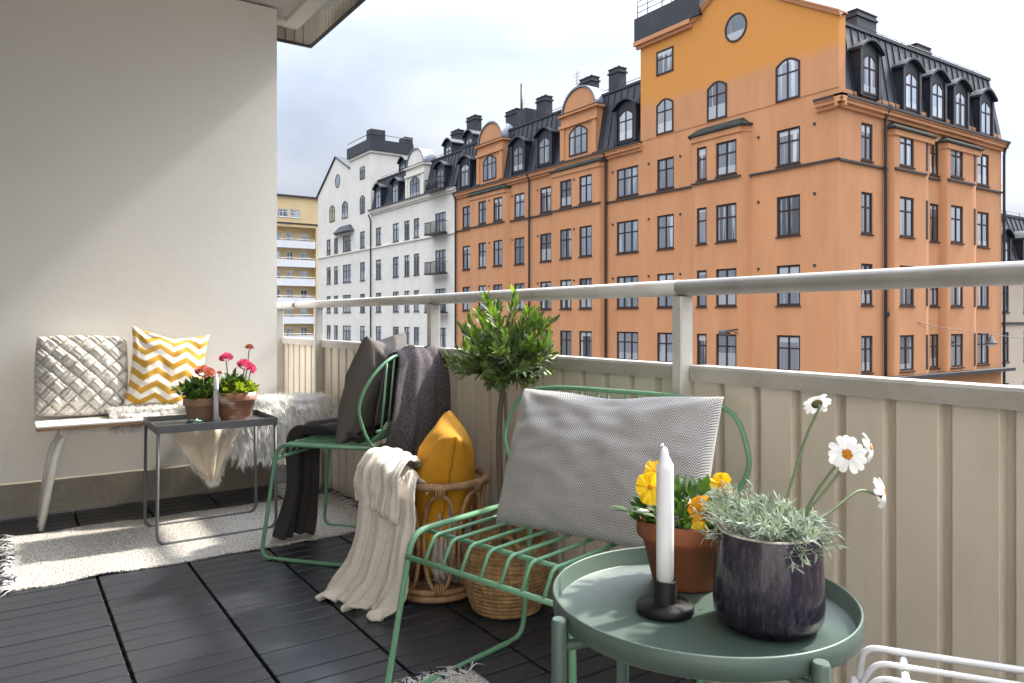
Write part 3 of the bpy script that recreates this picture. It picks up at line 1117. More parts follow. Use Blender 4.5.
# street lamps hung from wires and arms
M['lamp_grey'] = mat('lamp_grey', (.10, .105, .11), .45, .3)
LO = .7
sp = thing('street_lamp', 'street lamp on a short arm in front of the orange wall, between two window columns', 'street lamp', (XB - .02, 25.7, .12), group='street lamps')
a = MB()
a.tube([(XB - .02, 25.55 + LO, .35), (XB - 1.4, 25.5 + LO, .27)], .04, 6)
a.tube([(XB - .02, 25.55 + LO, .0), (XB - .9, 25.52 + LO, .25)], .025, 6)
a.build('arm', M['dark_metal'], sp)
a = MB()
a.bbox(XB - 1.75, XB - 1.2, 25.3 + LO, 25.75 + LO, .02, .3, .06)
a.build('lamp_head', M['lamp_grey'], sp)
a = MB()
a.tube([(XB - .03, 26.35 + LO, -6), (XB - .03, 26.35 + LO, -.1)], .02, 5)
a.build('conduit', M['dark_metal'], sp)
a = MB()
a.tube([(XB - .05, 26.9 + LO, .25), (XB - .05, 25.5 + LO, .33)], .02, 5)
a.blob((XB - .1, 26.9 + LO, .25), .12, 8, 5)
a.build('cable', M['dark_metal'], sp)
hl = thing('street_lamp', 'street lamp hanging from a thin wire beside the right edge of the orange building', 'street lamp', (45.2, 19.2, -.4), group='street lamps')
a = MB()
a.tube([(37.0, YB - .02, 1.15), (41, 20.0, .45), (45.2, 19.2, .02), (50, 18.2, -.4), (56, 17, -.7)], .018, 5)
a.blob((36.98, YB - .05, 1.15), .16, 8, 5)
a.build('cable', M['dark_metal'], hl)
a = MB()
a.lathe([(.02, 0), (.05, -.1), (.12, -.16), (.16, -.3), (.3, -.42), (.33, -.5), (.3, -.5), (.1, -.46)], (45.2, 19.2, 0), 14)
a.build('lamp_head', M['lamp_grey'], hl)
a = MB()
a.blob((45.2, 19.2, -.52), .22, 10, 6, (1, 1, .6))
a.build('globe', M['balcony_white'], hl)
# ------------------------------------------------------------------ balcony materials
M['wall'] = mat('wall_render', (.83, .795, .725), .92, var=.02, vs=1.4, bump=.06, bs=24, dirt=(.79, .75, .68), ds=1.6, dlo=.52, dhi=.9)
M['plinth'] = mat('plinth_concrete', (.31, .28, .23), .95, var=.1, vs=6, bump=.1, bs=30, dirt=(.40, .365, .305), ds=5, dlo=.52, dhi=.8)
M['deck'] = mat('deck_plastic', (.027, .031, .039), .36, var=.1, vs=3, bump=.02, bs=300, dirt=(.036, .039, .046), ds=1.2, dlo=.45, dhi=.8, spec=.6)
M['deck_gap'] = mat('deck_gap', (.008, .008, .009), .9)
M['cladding'] = mat('sheet_cladding', (.66, .60, .50), .55, var=.05, vs=3, bump=.04, bs=30, stretch=(1, 1, .25), dirt=(.54, .48, .39), ds=5, dlo=.5, dhi=.75)
M['rail'] = mat('rail_metal', (.52, .505, .465), .45, .1, var=.08, vs=8, bump=.06, bs=60, dirt=(.40, .37, .32), ds=7, dlo=.52, dhi=.78)
M['rail_white'] = mat('rail_plastic', (.74, .74, .73), .4, var=.04)
M['soffit'] = mat('soffit_concrete', (.62, .57, .50), .9, var=.12, vs=3, bump=.2, bs=25)
M['strip'] = mat('soffit_strip', (.66, .61, .53), .7, var=.06)

# ------------------------------------------------------------------ floor of deck tiles
bd = MB()
TX, TY = .306, .306
x0 = .587 - 6 * TX
for i in range(9):
    xa = x0 + i * TX
    for j in range(-6, 17):
        ya = -.02 + j * TY
        for k in range(4):
            y0 = ya + k * TY / 4
            y1 = y0 + TY / 4 - .0068
            xb = min(xa + TX - .0095, 1.475)
            if xb - xa < .03:
                continue
            if y0 > 4.225 and xa < 1.2:
                continue
            dz = random.uniform(-.0006, .0006)
            bd.bbox(xa, xb, y0, min(y1, 4.234) if xa < 1.2 else y1, -.02, dz, .0022)
fl = struct(bd.build('balcony_floor', M['deck']))
b = MB()
b.box(-1.3, 1.56, -1.9, 5.3, -.22, -.021)
struct(b.build('floor_slab', M['deck_gap']))

# ------------------------------------------------------------------ end wall, house wall, balcony above
YW = 4.24
bw = thing('balcony_wall', 'plain off white rendered end wall behind the bench', 'wall', (0, YW, 0))
m = MB()
m.box(-1.3, 1.274, YW, YW + .17, .164, 2.69)
m.build('render', M['wall'], bw)
m = MB()
N = 60
rows = []
for i in range(N + 1):
    x = -1.3 + 2.572 * i / N
    e = .004 * nz((x * 5, 1, 2))
    rows.append([(x, YW - .005 + e * .5, -.02), (x, YW - .006 + e, .155 + e), (x, YW + .002, .166 + e * .8), (x, YW + .16, .163), (x, YW + .16, -.02)])
m.loft(rows, caps=True, closed=False)
m.build('plinth', M['plinth'], bw)
hw = thing('house_wall', 'pale plastered house wall behind the balcony', 'wall', (-1.3, 0, 0))
m = MB()
m.box(-1.6, -1.302, -12, 14, GZ, 7)
m.build('facade', M['house_plaster'], hw)

ub = thing('upper_balcony', 'underside of the balcony above with a ribbed metal skirt', 'balcony', (0, 0, 2.69))
m = MB()
m.box(-1.3, 1.40, -.4, 4.40, 2.7, 2.9)
m.build('slab', M['soffit'], ub)
m = MB()
m.box(1.36, 1.452, -.4, 4.43, 2.672, 2.698)
m.box(-1.3, 1.358, 4.345, 4.43, 2.673, 2.698)
m.build('edge_strip', M['strip'], ub)


def ribbed(p0, p1, n, z0, z1, pitch=.11, d=.022, cap=True):
    """trapezoid sheet standing on p0->p1; n points to the viewer side"""
    p0, p1, n = V(p0), V(p1), V(n)
    L = (p1 - p0).length
    t = (p1 - p0) / L
    prof = []
    s = 0.
    while s < L:
        for ds, o in ((0, 0), (pitch * .73, 0), (pitch * .77, -d), (pitch * .95, -d), (pitch, 0)):
            if s + ds <= L:
                prof.append((s + ds, o))
        s += pitch
    prof.append((L, 0))
    mb = MB()
    q = [(p0 + t * a + n * o) for a, o in prof]
    k = mb.add([p + Z3 * (z0 - p.z) for p in q] + [p + Z3 * (z1 - p.z) for p in q])
    m_ = len(q)
    for i in range(m_ - 1):
        mb.face((k + i, k + i + 1, k + m_ + i + 1, k + m_ + i))
    return mb


m = ribbed((1.548, -.4, 0), (1.548, 4.470, 0), (-1, 0, 0), 2.606, 3.5, .055, .012)
m2 = ribbed((1.549, 4.468, 0), (-1.3, 4.468, 0), (0, -1, 0), 2.606, 3.5, .055, .012)
k = m.add(m2.v)
for f in m2.f:
    m.face([i + k for i in f])
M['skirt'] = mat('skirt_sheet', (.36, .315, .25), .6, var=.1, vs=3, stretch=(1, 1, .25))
o = m.build('skirt', M['skirt'], ub, mods=[('SOLIDIFY', dict(thickness=.0016))])
m = MB()
m.box(1.541, 1.556, -.4, 4.478, 2.596, 2.610)
m.box(-1.3, 1.540, 4.460, 4.478, 2.596, 2.610)
m.build('skirt_rim', M['dark_metal'], ub)
m = MB()
m.box(1.40, 1.53, 3.55, 3.60, 2.72, 2.76)
m.box(1.47, 1.53, 2.0, 4.1, 2.70, 2.715)
m.build('bracket', M['rail'], ub)

# ------------------------------------------------------------------ balcony front
XF = 1.515
br = thing('balcony_railing', 'beige ribbed sheet metal balcony front with a round topped handrail', 'railing', (1.5, 1.4, 0))
posts = [-1.39, 0., 1.383, 2.775, 4.165]
m = ribbed((XF, -1.9, 0), (XF, 5.2, 0), (-1, 0, 0), -.15, .777)
m.build('cladding', M['cladding'], br, mods=[('SOLIDIFY', dict(thickness=.0016))])
M['cap'] = mat('cap_sheet', (.42, .40, .36), .5, .1, var=.08, vs=8, bump=.05, bs=60, dirt=(.30, .275, .235), ds=6, dlo=.5, dhi=.75)
cs = [-1.9] + posts + [4.9, 5.2]
for a, b_ in zip(cs, cs[1:]):
    m = MB()
    a2, b2 = a + .02, b_ - .02
    ring = lambda y: [(1.494, y, .7745), (1.494, y, .808), (1.499, y, .8145), (1.556, y, .8145), (1.56, y, .808), (1.56, y, .7745)]
    m.loft([ring(a2), ring(b2)], caps=True)
    m.build('cap', M['cap'], br)
for y in posts:
    m = MB()
    m.bbox(1.466, 1.513, y - .0165, y + .0165, -.02, .998, .003)
    m.tube([(1.464, y, .96), (1.4668, y, .96)], .004, 6)
    m.build('post', M['rail'], br)
m = MB()
m.bbox(1.466, 1.513, 4.885, 4.915, -.02, .998, .003)
m.build('post', M['rail'], br)


def rail(y0, y1, mt, k=1.):
    m = MB()
    pr_ = []
    for i in range(18):
        a = 2 * PI * i / 18
        cx, cz = math.cos(a), math.sin(a)
        pr_.append((1.495 + .037 * k * math.copysign(abs(cx) ** .8, cx), 1.02 + .0215 * k * math.copysign(abs(cz) ** .75, cz)))
    m.loft([[(x, y, z) for x, z in pr_] for y in (y0, y1)], caps=True)
    for i in range(18):
        m.sm[i] = True
    return m.build('handrail', mt, br)


rail(-1.9, 1.3835, M['rail'])
rail(1.3845, 2.774, M['rail'])
rail(2.7755, 4.5, M['rail'])
rail(4.56, 5.2, M['rail_white'], 1.04)
rail(4.5, 4.56, M['dark_metal'], .82)
# ------------------------------------------------------------------ furniture materials
M['green'] = mat('green_paint', (.145, .32, .185), .38, var=.07, vs=12, spec=.5, bump=.02, bs=200)
M['sage'] = mat('sage_paint', (.080, .122, .100), .42, var=.05, vs=8, spec=.5, bump=.03, bs=250)
M['grey_paint'] = mat('grey_paint', (.105, .108, .112), .45, var=.08, vs=10)
M['white_paint'] = mat('white_paint', (.72, .72, .73), .38, var=.04)
M['cream_paint'] = mat('cream_paint', (.76, .73, .67), .45, var=.08, vs=8, dirt=(.52, .48, .42), ds=9, dlo=.62, dhi=.8)
M['wood_edge'] = mat('plywood_edge', (.30, .17, .085), .6, var=.3, vs=6, stretch=(1, 20, 40))
M['white_top'] = mat('white_laminate', (.80, .77, .72), .45, var=.04)
M['rubber'] = mat('rubber', (.02, .02, .02), .8)
M['terracotta'] = mat('terracotta', (.27, .088, .040), .85, var=.18, vs=14, bump=.15, bs=70, dirt=(.16, .052, .028), ds=12, dlo=.47, dhi=.75)
M['terracotta_chalk'] = mat('terracotta_chalk', (.34, .15, .09), .9, var=.15, vs=18, bump=.15, bs=70, dirt=(.66, .55, .47), ds=16, dlo=.5, dhi=.66, stretch=(1, 1, 1.6))
M['terracotta_pale'] = mat('terracotta_pale', (.38, .235, .15), .9, var=.1, vs=18, bump=.1, bs=70, dirt=(.36, .215, .135), ds=9, dlo=.5, dhi=.7)
M['soil'] = mat('soil', (.022, .015, .010), .95, var=.5, vs=80, bump=1., bs=120)
M['leaf'] = mat('leaf', (.060, .125, .028), .45, var=.45, vs=60, trans=.35)
M['leaf_dark'] = mat('leaf_dark', (.058, .125, .028), .42, var=.4, vs=60, trans=.3)
M['leaf_lime'] = mat('leaf_lime', (.24, .30, .03), .5, var=.35, vs=60, trans=.4)
M['leaf_olive'] = mat('leaf_olive', (.092, .145, .045), .42, var=.55, vs=28, trans=.3)
M['leaf_silver'] = mat('leaf_silver', (.33, .39, .335), .75, var=.6, vs=70, trans=.15)
M['stem_green'] = mat('stem', (.14, .20, .09), .6, var=.2)
M['bark'] = mat('bark', (.15, .115, .085), .9, var=.35, vs=30, bump=.6, bs=60, stretch=(1, 1, .2))
M['petal_pink'] = mat('petal_pink', (.68, .13, .27), .6, var=.25, vs=90, trans=.3, tint=(1.3, 1, 1))
M['petal_dusty'] = mat('petal_dusty', (.62, .24, .18), .65, var=.25, vs=90, trans=.3, tint=(1.2, 1.1, 1))
M['petal_red'] = mat('petal_faded', (.40, .12, .11), .65, var=.25, vs=90, trans=.2)
M['petal_yellow'] = mat('petal_yellow', (.88, .58, .012), .55, var=.06, vs=60, trans=.3, tint=(1.1, 1.1, 1))
M['petal_orange'] = mat('petal_orange', (.82, .36, .012), .55, var=.15, vs=60, trans=.3, tint=(1.1, 1.1, 1))
M['petal_white'] = mat('petal_white', (.84, .84, .82), .6, var=.03, vs=60, trans=.3, tint=(1, 1, 1))
M['disc'] = mat('daisy_disc', (.68, .27, .012), .9, var=.35, vs=300, bump=1., bs=420)
M['calyx'] = mat('calyx', (.085, .085, .03), .8, var=.3, vs=100)
M['wax'] = mat('candle_wax', (.82, .82, .84), .4, var=.02, sub=.3)
M['wick'] = mat('wick', (.5, .47, .42), .9)
M['black_metal'] = mat('black_cast_metal', (.008, .0075, .008), .5, var=.3, vs=40, bump=.08, bs=150, spec=.3, dirt=(.03, .027, .027), ds=40, dlo=.64, dhi=.7)
M['green_glass'] = mat('green_glaze', (.02, .075, .05), .15, var=.3, vs=20, coat=.6)
M['chrome'] = mat('steel', (.6, .6, .6), .25, .9, var=.05)
M['rattan'] = mat('rattan', (.40, .24, .12), .5, var=.3, vs=25, bump=.2, bs=60, dirt=(.17, .085, .04), ds=22, dlo=.5, dhi=.7)
M['seagrass'] = mat('seagrass', (.40, .245, .11), .85, var=.4, vs=45, bump=.5, bs=160, dirt=(.22, .12, .05), ds=40, dlo=.5, dhi=.7)
M['fur'] = mat('sheep_fur', (.88, .865, .835), .9, var=.08, vs=18, trans=.25, tint=(1, 1, 1))
M['hide'] = mat('sheep_hide', (.76, .66, .52), .85, var=.18, vs=9, bump=.15, bs=40)
M['knit'] = mat('knit_wool', (.88, .84, .765), .95, spec=.08, var=.12, vs=120, bump=.9, bs=260, dirt=(.76, .71, .635), ds=160, dlo=.48, dhi=.62)
M['mustard'] = mat('mustard_cotton', (.60, .285, .012), .85, var=.07, vs=30, bump=.2, bs=500)
M['seam'] = mat('mustard_seam', (.42, .185, .008), .9, var=.2, vs=90)
M['grey_linen'] = mat('grey_cotton', (.125, .110, .102), .92, var=.1, vs=200, bump=.2, bs=600)
M['charcoal'] = mat('charcoal_wool', (.044, .040, .040), .97, var=.3, vs=160, bump=.4, bs=500, dirt=(.085, .078, .078), ds=240, dlo=.5, dhi=.68)
M['chevron'] = two_tone('chevron_cotton', chevron_fn, '#f2ece0', '#cb9c3a', .9, 500, .15, .03)
M['herring'] = two_tone('herringbone_wool', herring_fn, '#7b7979', '#d2d0ce', .95, 420, .4, .12)
M['mauve'] = mat('mauve_weave', (.085, .072, .080), .95, var=.5, vs=260, bump=.4, bs=300, stretch=(1, 1, .45), dirt=(.20, .18, .19), ds=190, dlo=.48, dhi=.72)
M['cream_knit'] = mat('cream_knit', (.80, .745, .655), .95, spec=.1, var=.07, vs=160, bump=.45, bs=420)
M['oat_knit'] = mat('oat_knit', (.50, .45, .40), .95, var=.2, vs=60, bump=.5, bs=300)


def rug_mat():
    m = mat('rug_yarn', (.69, .655, .60), .97, var=.1, vs=40)
    nt = m.node_tree
    b = nt.nodes['Principled BSDF']
    src = b.inputs['Base Color'].links[0].from_socket
    t = nd(nt, 'ShaderNodeTexCoord')
    mp = nd(nt, 'ShaderNodeMapping')
    mp.inputs['Scale'].default_value = (1, 2.1, 1)
    nt.links.new(t.outputs['Object'], mp.inputs[0])
    n = nd(nt, 'ShaderNodeTexVoronoi')
    n.inputs['Scale'].default_value = 95
    nt.links.new(mp.outputs[0], n.inputs['Vector'])
    n2 = nd(nt, 'ShaderNodeTexNoise')
    n2.inputs['Scale'].default_value = 120
    nt.links.new(mp.outputs[0], n2.inputs['Vector'])
    r = nd(nt, 'ShaderNodeMapRange')
    r.inputs[1].default_value = .51
    r.inputs[2].default_value = .57
    nt.links.new(n2.outputs['Fac'], r.inputs[0])
    x = nd(nt, 'ShaderNodeMix', data_type='RGBA')
    nt.links.new(mathn(nt, 'MULTIPLY', r.outputs[0], .9), x.inputs[0])
    nt.links.new(src, x.inputs[6])
    x.inputs[7].default_value = (.20, .185, .17, 1)
    nt.links.new(x.outputs[2], b.inputs['Base Color'])
    bp = nd(nt, 'ShaderNodeBump')
    bp.inputs['Strength'].default_value = .9
    bp.inputs['Distance'].default_value = .006
    nt.links.new(n.outputs['Distance'], bp.inputs['Height'])
    nt.links.new(bp.outputs[0], b.inputs['Normal'])
    return m


M['rug'] = rug_mat()
M['fringe_pale'] = mat('fringe_pale', (.62, .60, .57), .95, var=.15, vs=60)
M['fringe_navy'] = mat('fringe_navy', (.035, .04, .065), .95, var=.4, vs=60)


def glaze_mat():
    m = mat('aubergine_glaze', (.014, .010, .020), .2, var=.4, vs=30, stretch=(1, 1, .3), spec=.4, dirt=(.055, .043, .066), ds=150, dlo=.48, dhi=.66, coat=.35, bump=.15, bs=60)
    return m


M['glaze'] = glaze_mat()
M['glaze_rim'] = mat('glaze_rim', (.46, .40, .34), .4, var=.2, vs=40)

# ------------------------------------------------------------------ wire chairs


def wire_chair(name, label, mat_, loc, ang, zs=.42, wf=.205, wb=.23, fl=.26, L=.515, hh=.315, hw=.37, nw=9, r=.0078, rw=.0045, tilt=0., vee=.03, cr=.05, bow=0.):
    t = thing(name, label, 'chair', loc, ang, 'wire chairs on the balcony')
    y0, y1 = .05, L
    for s in (-1, 1):
        m = MB()
        pts = [(s * wb, y1, zs), (s * wf, y0, zs), (s * fl, 0, r), (s * fl, L, r), (s * wb, y1 + .004, zs)]
        m.tube(rounded(pts, [.0, cr, .045, .05, 0]), r, 10)
        m.build('side_frame', mat_, t, local=True)
        m = MB()
        for yy in (.05, L - .06):
            m.box(s * fl - .009, s * fl + .009, yy, yy + .03, 0, .008)
        m.build('foot_pad', M['rubber'], t, local=True)
    # seat wires
    m = MB()
    zl = zs - .058
    fr = lambda z: [(-wf - .006, y0 - .012, z), (wf + .006, y0 - .012, z)]
    m.tube(fr(zl), rw * 1.5, 8)
    m.tube([(-wf, y0 + .055, zs - .009), (wf, y0 + .055, zs - .009)], rw * 1.3, 8)
    m.tube([(-wb, y1 - .02, zs - .009), (wb, y1 - .02, zs - .009)], rw * 1.3, 8)
    for i in range(1, nw - 1):
        u = -1 + 2 * i / (nw - 1)
        m.tube(rounded([(u * wf, y0 - .014, zl), (u * wf, y0 + .016, zs), (u * wb, y1 - .05, zs), (u * wb, y1 + .03, zs + .07)], [0, .018, .04, 0]), rw, 8)
    m.build('seat', mat_, t, local=True)
    # hoop back
    m = MB()
    ty = lambda z: y1 + .012 + (.115 + tilt) * min(1, (z / hh)) ** 1.1 - bow * math.sin(PI * min(1, z / hh))
    half = [(wb, .0), (wb + (hw - wb) * .55, .05), (hw, .145), (hw * .985, .215), (hw * .86, .29), (hw * .55, hh), (0, hh + .003)]
    P = [(x, ty(z), zs + z) for x, z in half]
    P = P + [(-x, y, z) for x, y, z in reversed(P[:-1])]
    m.tube(crom(P, 7), r * .8, 10)
    for i in range(0, 7):
        u = -1 + 2 * i / 6
        top = (u * hw * .72, ty(hh * .985), zs + hh * (.985 if abs(u) < .9 else .94))
        for e in ((-vee, vee) if vee else (0,)):
            m.tube([(u * wb * .9, y1 + .028, zs + .065), (top[0] + e * (1 if abs(u) < .9 else .5), top[1], top[2])], rw * .9, 6)
    m.tube([(-wb * 1.06, y1 + .026, zs + .068), (wb * 1.06, y1 + .026, zs + .068)], rw * 1.2, 8)
    m.build('backrest', mat_, t, local=True)
    return t


def rot_of(d):
    return math.atan2(-d[0], d[1])


DL = V((.968, .25, 0)).normalized()
WL = V((DL.y, -DL.x, 0))
OL = V((.822, 1.416, 0)) + WL * .03
wire_chair('wire_chair', 'low green wire chair with a hooped back, holding the grey herringbone cushion', M['green'], OL, rot_of(DL), wf=.24, wb=.25, fl=.285, hw=.385, tilt=-.06)
DC = V((.642, -.763, 0)).normalized()
WC_ = V((DC.y, -DC.x, 0))
OC = V((.985, 3.13, 0)) + DC * .035
wire_chair('wire_chair', 'green wire chair with a dark grey cushion on it and a shawl over its back', M['green'], OC, rot_of(DC), zs=.445, L=.455, hw=.27, wb=.20, wf=.205, fl=.24, hh=.345, tilt=-.065, vee=0, bow=.05)
DW = V((.51, -.86, 0)).normalized()
WW = V((DW.y, -DW.x, 0))
OW = V((1.115, .68, 0)) + WW * .22 - DW * .03
wire_chair('wire_chair', 'white wire chair cut off by the corner beside the round green table', M['white_paint'], OW, rot_of(DW), hw=.3, zs=.425, r=.0053, rw=.0046, cr=.022)
for o in [o for o in bpy.data.objects if o.name.startswith('wire_chair') and o.type == 'EMPTY']:
    if 'white' in o['label']:
        del o['group']


# ------------------------------------------------------------------ cushions
def cushion(name, label, mat_, c, ex, ez, w, h, t, n=44, pinch=.07, seed=0, wr=.006, slouch=0., bumpf=None, cat='cushion', hh=1.0, dent=None, corner=0.):
    """c centre, ex width axis, ez height axis; front faces ex x ez reversed"""
    ex, ez = V(ex).normalized(), V(ez).normalized()
    ey = ez.cross(ex).normalized()      # back side
    ez = ex.cross(ey).normalized()
    c = V(c)
    m = MB()

    def surf(side):
        def fn(u, v):
            a, b = 2 * u - 1, 2 * v - 1
            k = (max(0, 1 - abs(a) ** 2.2) * max(0, 1 - abs(b) ** 2.2)) ** .42
            # edges curve in between the corners
            x = a * w / 2 * (1 - pinch * (1 - b * b) * (abs(a) ** 3))
            z = b * h / 2 * (1 - pinch * (1 - a * a) * (abs(b) ** 3))
            y = t / 2 * k
            ed = min(1, (1 - max(abs(a), abs(b))) * 5)
            y += wr * ed * (nz((a * 2.2 + seed, b * 2.2, side * 3.1)) * 1.6 + nz((a * 5 + seed, b * 6, side * 2.3)) * .7)
            x *= 1 - corner * a * a * b * b
            z *= 1 - corner * a * a * b * b
            # creases running in from the corners
            for sa, sb in ((1, 1), (1, -1), (-1, 1), (-1, -1)):
                p, q = 1 - sa * a, 1 - sb * b
                rr = math.hypot(p, q)
                an = math.atan2(q, p)
                y -= wr * 1.1 * math.exp(-((rr - .45) / .35) ** 2) * (.5 + .5 * math.sin(an * 9 + seed + sa * 2 + sb)) * ed
            if dent:
                y -= dent * ed * math.exp(-((a - .05) / .22) ** 2) * max(0, b) ** 1.5
                z -= dent * .55 * math.exp(-((a - .05) / .35) ** 2) * max(0, b) ** 2
            z -= slouch * (1 - abs(a)) * max(0, b) ** 2
            if bumpf and side > 0:
                y += bumpf(u, v) * min(1, (1 - max(abs(a), abs(b))) * 45)
            return c + ex * x + ez * z - ey * y * side
        return fn
    nn = n
    m.grid(surf(1), nn, nn)
    nb = 44 if not bumpf else nn
    k0 = len(m.f)
    m.grid(surf(-1), nn, nn)
    for i in range(k0, len(m.f)):
        m.f[i] = tuple(reversed(m.f[i]))
        if i in m.uv:
            m.uv[i] = tuple(reversed(m.uv[i]))
    o = m.build(name, mat_, mods=[('WELD', dict(merge_threshold=.0004))])
    return tag(o, label, cat), c, ex, ey, ez


def braid(u, v):
    """thick strands plaited over and under each other, running diagonally"""
    x, y = (u + v) * 5.0 + .5, (v - u) * 5.0
    i, j = math.floor(x), math.floor(y)
    p, q = 2 * (x - i) - 1, 2 * (y - j) - 1
    if (i + j) % 2:
        p, q = q, p
    h = (max(0, 1 - abs(q) ** 2.) * max(0, 1 - abs(p) ** 3.5)) ** .55
    return .026 * h * (1 + .10 * math.cos(q * PI * 3)) + .004 * p * h


cushion('cushion', 'cream chunky basket weave knitted cushion on the bench', M['knit'], (.305, 4.085, .663), (1, -.03, -.02), (.02, .26, 1), .395, .395, .15, n=180, pinch=.02, corner=.055, wr=.006, bumpf=braid, seed=2)
cushion('cushion', 'mustard and white zigzag cushion on the bench', M['chevron'], (.672, 4.03, .688), (.99, .03, -.14), (.12, .27, .96), .37, .40, .13, n=60, seed=5, pinch=.10, wr=.007, slouch=.03)
lc = V((1.19, 1.367, .585))
cushion('cushion', 'pale grey herringbone cushion leaning on the low green chair', M['herring'], lc, WL + V((.0, 0, .03)), V((.37 * DL.x, .37 * DL.y, 1)), .585, .365, .17, n=80, seed=9, pinch=.045, wr=.007, dent=.022)
cushion('cushion', 'dark grey plain cushion standing on the green chair by the tray table', M['grey_linen'], V((1.266, 2.888, .66)), (.72, .69, .02), V((.30 * DC.x, .30 * DC.y, 1)), .42, .45, .18, n=50, seed=12, pinch=.08, wr=.008, slouch=.02)
mc, c_, ex_, ey_, ez_ = cushion('cushion', 'mustard yellow cushion upright in the rattan basket', M['mustard'], V((1.258, 2.285, .338)), (.40, .86, .18), V((.08, -.16, 1)), .29, .50, .21, n=54, seed=21, pinch=.05, wr=.008)
# seam along its near edge
m = MB()
pts = []
for i in range(30):
    b = -1 + 2 * i / 29
    x = -1 * .29 / 2 * (1 - .05 * (1 - b * b)) - .002
    pts.append(c_ + ex_ * x + ez_ * (b * .25) + ey_ * .002 * math.sin(i * 2.1))
m.tube(pts, .0032, 6)
m.build('seam', M['seam'], mc)


# ------------------------------------------------------------------ draped cloth
def cloth(rows, nu=40, nv=14, amp=.01, folds=4, ph=0., thick=.005, ampf=None, jit=.004, ribs=0, rib=.0, hem=0.):
    """rows: list of (left, right) points, smoothed lengthwise; folds run along the length"""
    Ls = crom([r[0] for r in rows], nv)
    Rs = crom([r[1] for r in rows], nv)
    n = len(Ls)
    m = MB()
    pts = []
    for j in range(n):
        a, b = Ls[j], Rs[j]
        tan = (Ls[min(j + 1, n - 1)] + Rs[min(j + 1, n - 1)] - Ls[max(j - 1, 0)] - Rs[max(j - 1, 0)])
        nrm = (b - a).cross(tan)
        nrm = nrm.normalized() if nrm.length > 1e-9 else V((0, 0, 1))
        v = j / (n - 1)
        A = amp * (ampf(v) if ampf else 1)
        for i in range(nu + 1):
            u = i / nu
            s = math.sin(2 * PI * (u * folds + .25 * nz((u * 2, v * 2.5, ph))) + ph)
            s = s * (.55 + .9 * abs(nz((u * 3 + ph, 2.2, ph)))) + .55 * math.sin(2 * PI * u * folds * 2.3 + ph * 3 + 2 * nz((u * 3, v * 2, ph + 5)))
            d = A * s + jit * nz((u * 4 + ph, v * 7, 3.))
            if ribs:
                d += rib * (abs(math.sin(PI * ribs * u)) ** .6) * (1 + .35 * math.sin(v * 150 + 3 * math.floor(ribs * u)))
            q = a.lerp(b, u) + nrm * d
            if hem:
                q = q + (tan.normalized() * hem * nz((u * 5 + ph, 1, 9)) * v ** 4)
            q.z = max(q.z, .006)
            pts.append(q)
    k = m.add(pts)
    for j in range(n - 1):
        for i in range(nu):
            p = k + j * (nu + 1) + i
            u0, u1, v0, v1 = i / nu, (i + 1) / nu, j / (n - 1), (j + 1) / (n - 1)
            m.face((p, p + 1, p + nu + 2, p + nu + 1), True, ((u0, v0), (u1, v0), (u1, v1), (u0, v1)))
    return m, pts


SOL = lambda t: [('SOLIDIFY', dict(thickness=t, offset=0))]


def CL(x, y, z):
    """point in the far chair's own axes"""
    p = OC + WC_ * x + DC * y
    return V((p.x, p.y, z))


# shawl over the chair back
rows = [(CL(.13, .43, .52), CL(-.18, .42, .52)), (CL(.13, .455, .70), CL(-.20, .45, .70)), (CL(.125, .485, .80), CL(-.20, .51, .80)),
        (CL(.115, .52, .815), CL(-.18, .585, .808)), (CL(.125, .53, .75), CL(-.16, .635, .735)), (CL(.14, .52, .62), CL(-.13, .66, .60)), (CL(.155, .50, .48), CL(-.10, .66, .46)), (CL(.165, .485, .385), CL(-.08, .65, .36))]
m, _ = cloth(rows, 44, 8, .010, 1.6, 1.2, jit=.012)
o = m.build('shawl', M['mauve'], mods=SOL(.006))
tag(o, 'mauve grey woven shawl hanging over the back of the green chair', 'shawl')
# charcoal throw: bunched on the seat, then down in front
rows = [(CL(-.12, .38, .47), CL(.14, .36, .465)), (CL(-.16, .28, .505), CL(.13, .28, .485)), (CL(-.18, .18, .515), CL(.10, .18, .485)), (CL(-.18, .08, .49), CL(.06, .08, .475)),
        (CL(-.17, .022, .46), CL(.04, .018, .458)), (CL(-.16, .005, .38), CL(.03, -.005, .38)), (CL(-.13, .02, .22), CL(.03, -.015, .22)), (CL(-.12, .02, .10), CL(.03, -.05, .10)), (CL(-.11, .015, .014), CL(.02, -.085, .012))]
m, _ = cloth(rows, 44, 8, .018, 1.5, .4, ampf=lambda v: .7 + .5 * v, jit=.012)
o = m.build('throw', M['charcoal'], mods=SOL(.012))
tag(o, 'charcoal throw trailing from the seat of the green chair down to the rug', 'throw')

# ------------------------------------------------------------------ bench
be = thing('bench', 'white bench with bent metal legs against the rendered wall', 'bench', (.75, 4.0, 0))
m = MB()
m.bbox(.108, 1.43, 3.80, 4.17, .462, .474, .004)
m.build('seat', M['white_top'], be)
m = MB()
m.bbox(.112, 1.426, 3.803, 4.167, .448, .4618, .002)
m.build('seat_edge', M['wood_edge'], be)
m = MB()
m.box(.20, 1.33, 3.86, 3.885, .42, .4475)
m.box(.20, 1.33, 4.08, 4.105, .42, .4475)
m.build('under_frame', M['cream_paint'], be)
for yy, ye in ((3.875, 3.88), (4.09, 4.10)):
    m = MB()
    pts = rounded([(.24, yy, .446), (.185, yy, .345), (.132, ye, .02)], [0, .05, 0])
    m.tube(pts, [.016 + .006 * min(1, i / len(pts) * 2) for i in range(len(pts))], 8, flat=.75)
    m.tube([(.1325, ye, .025), (.132, ye, .0)], [.012, .009], 8)
    m.build('leg', M['cream_paint'], be)
m = MB()
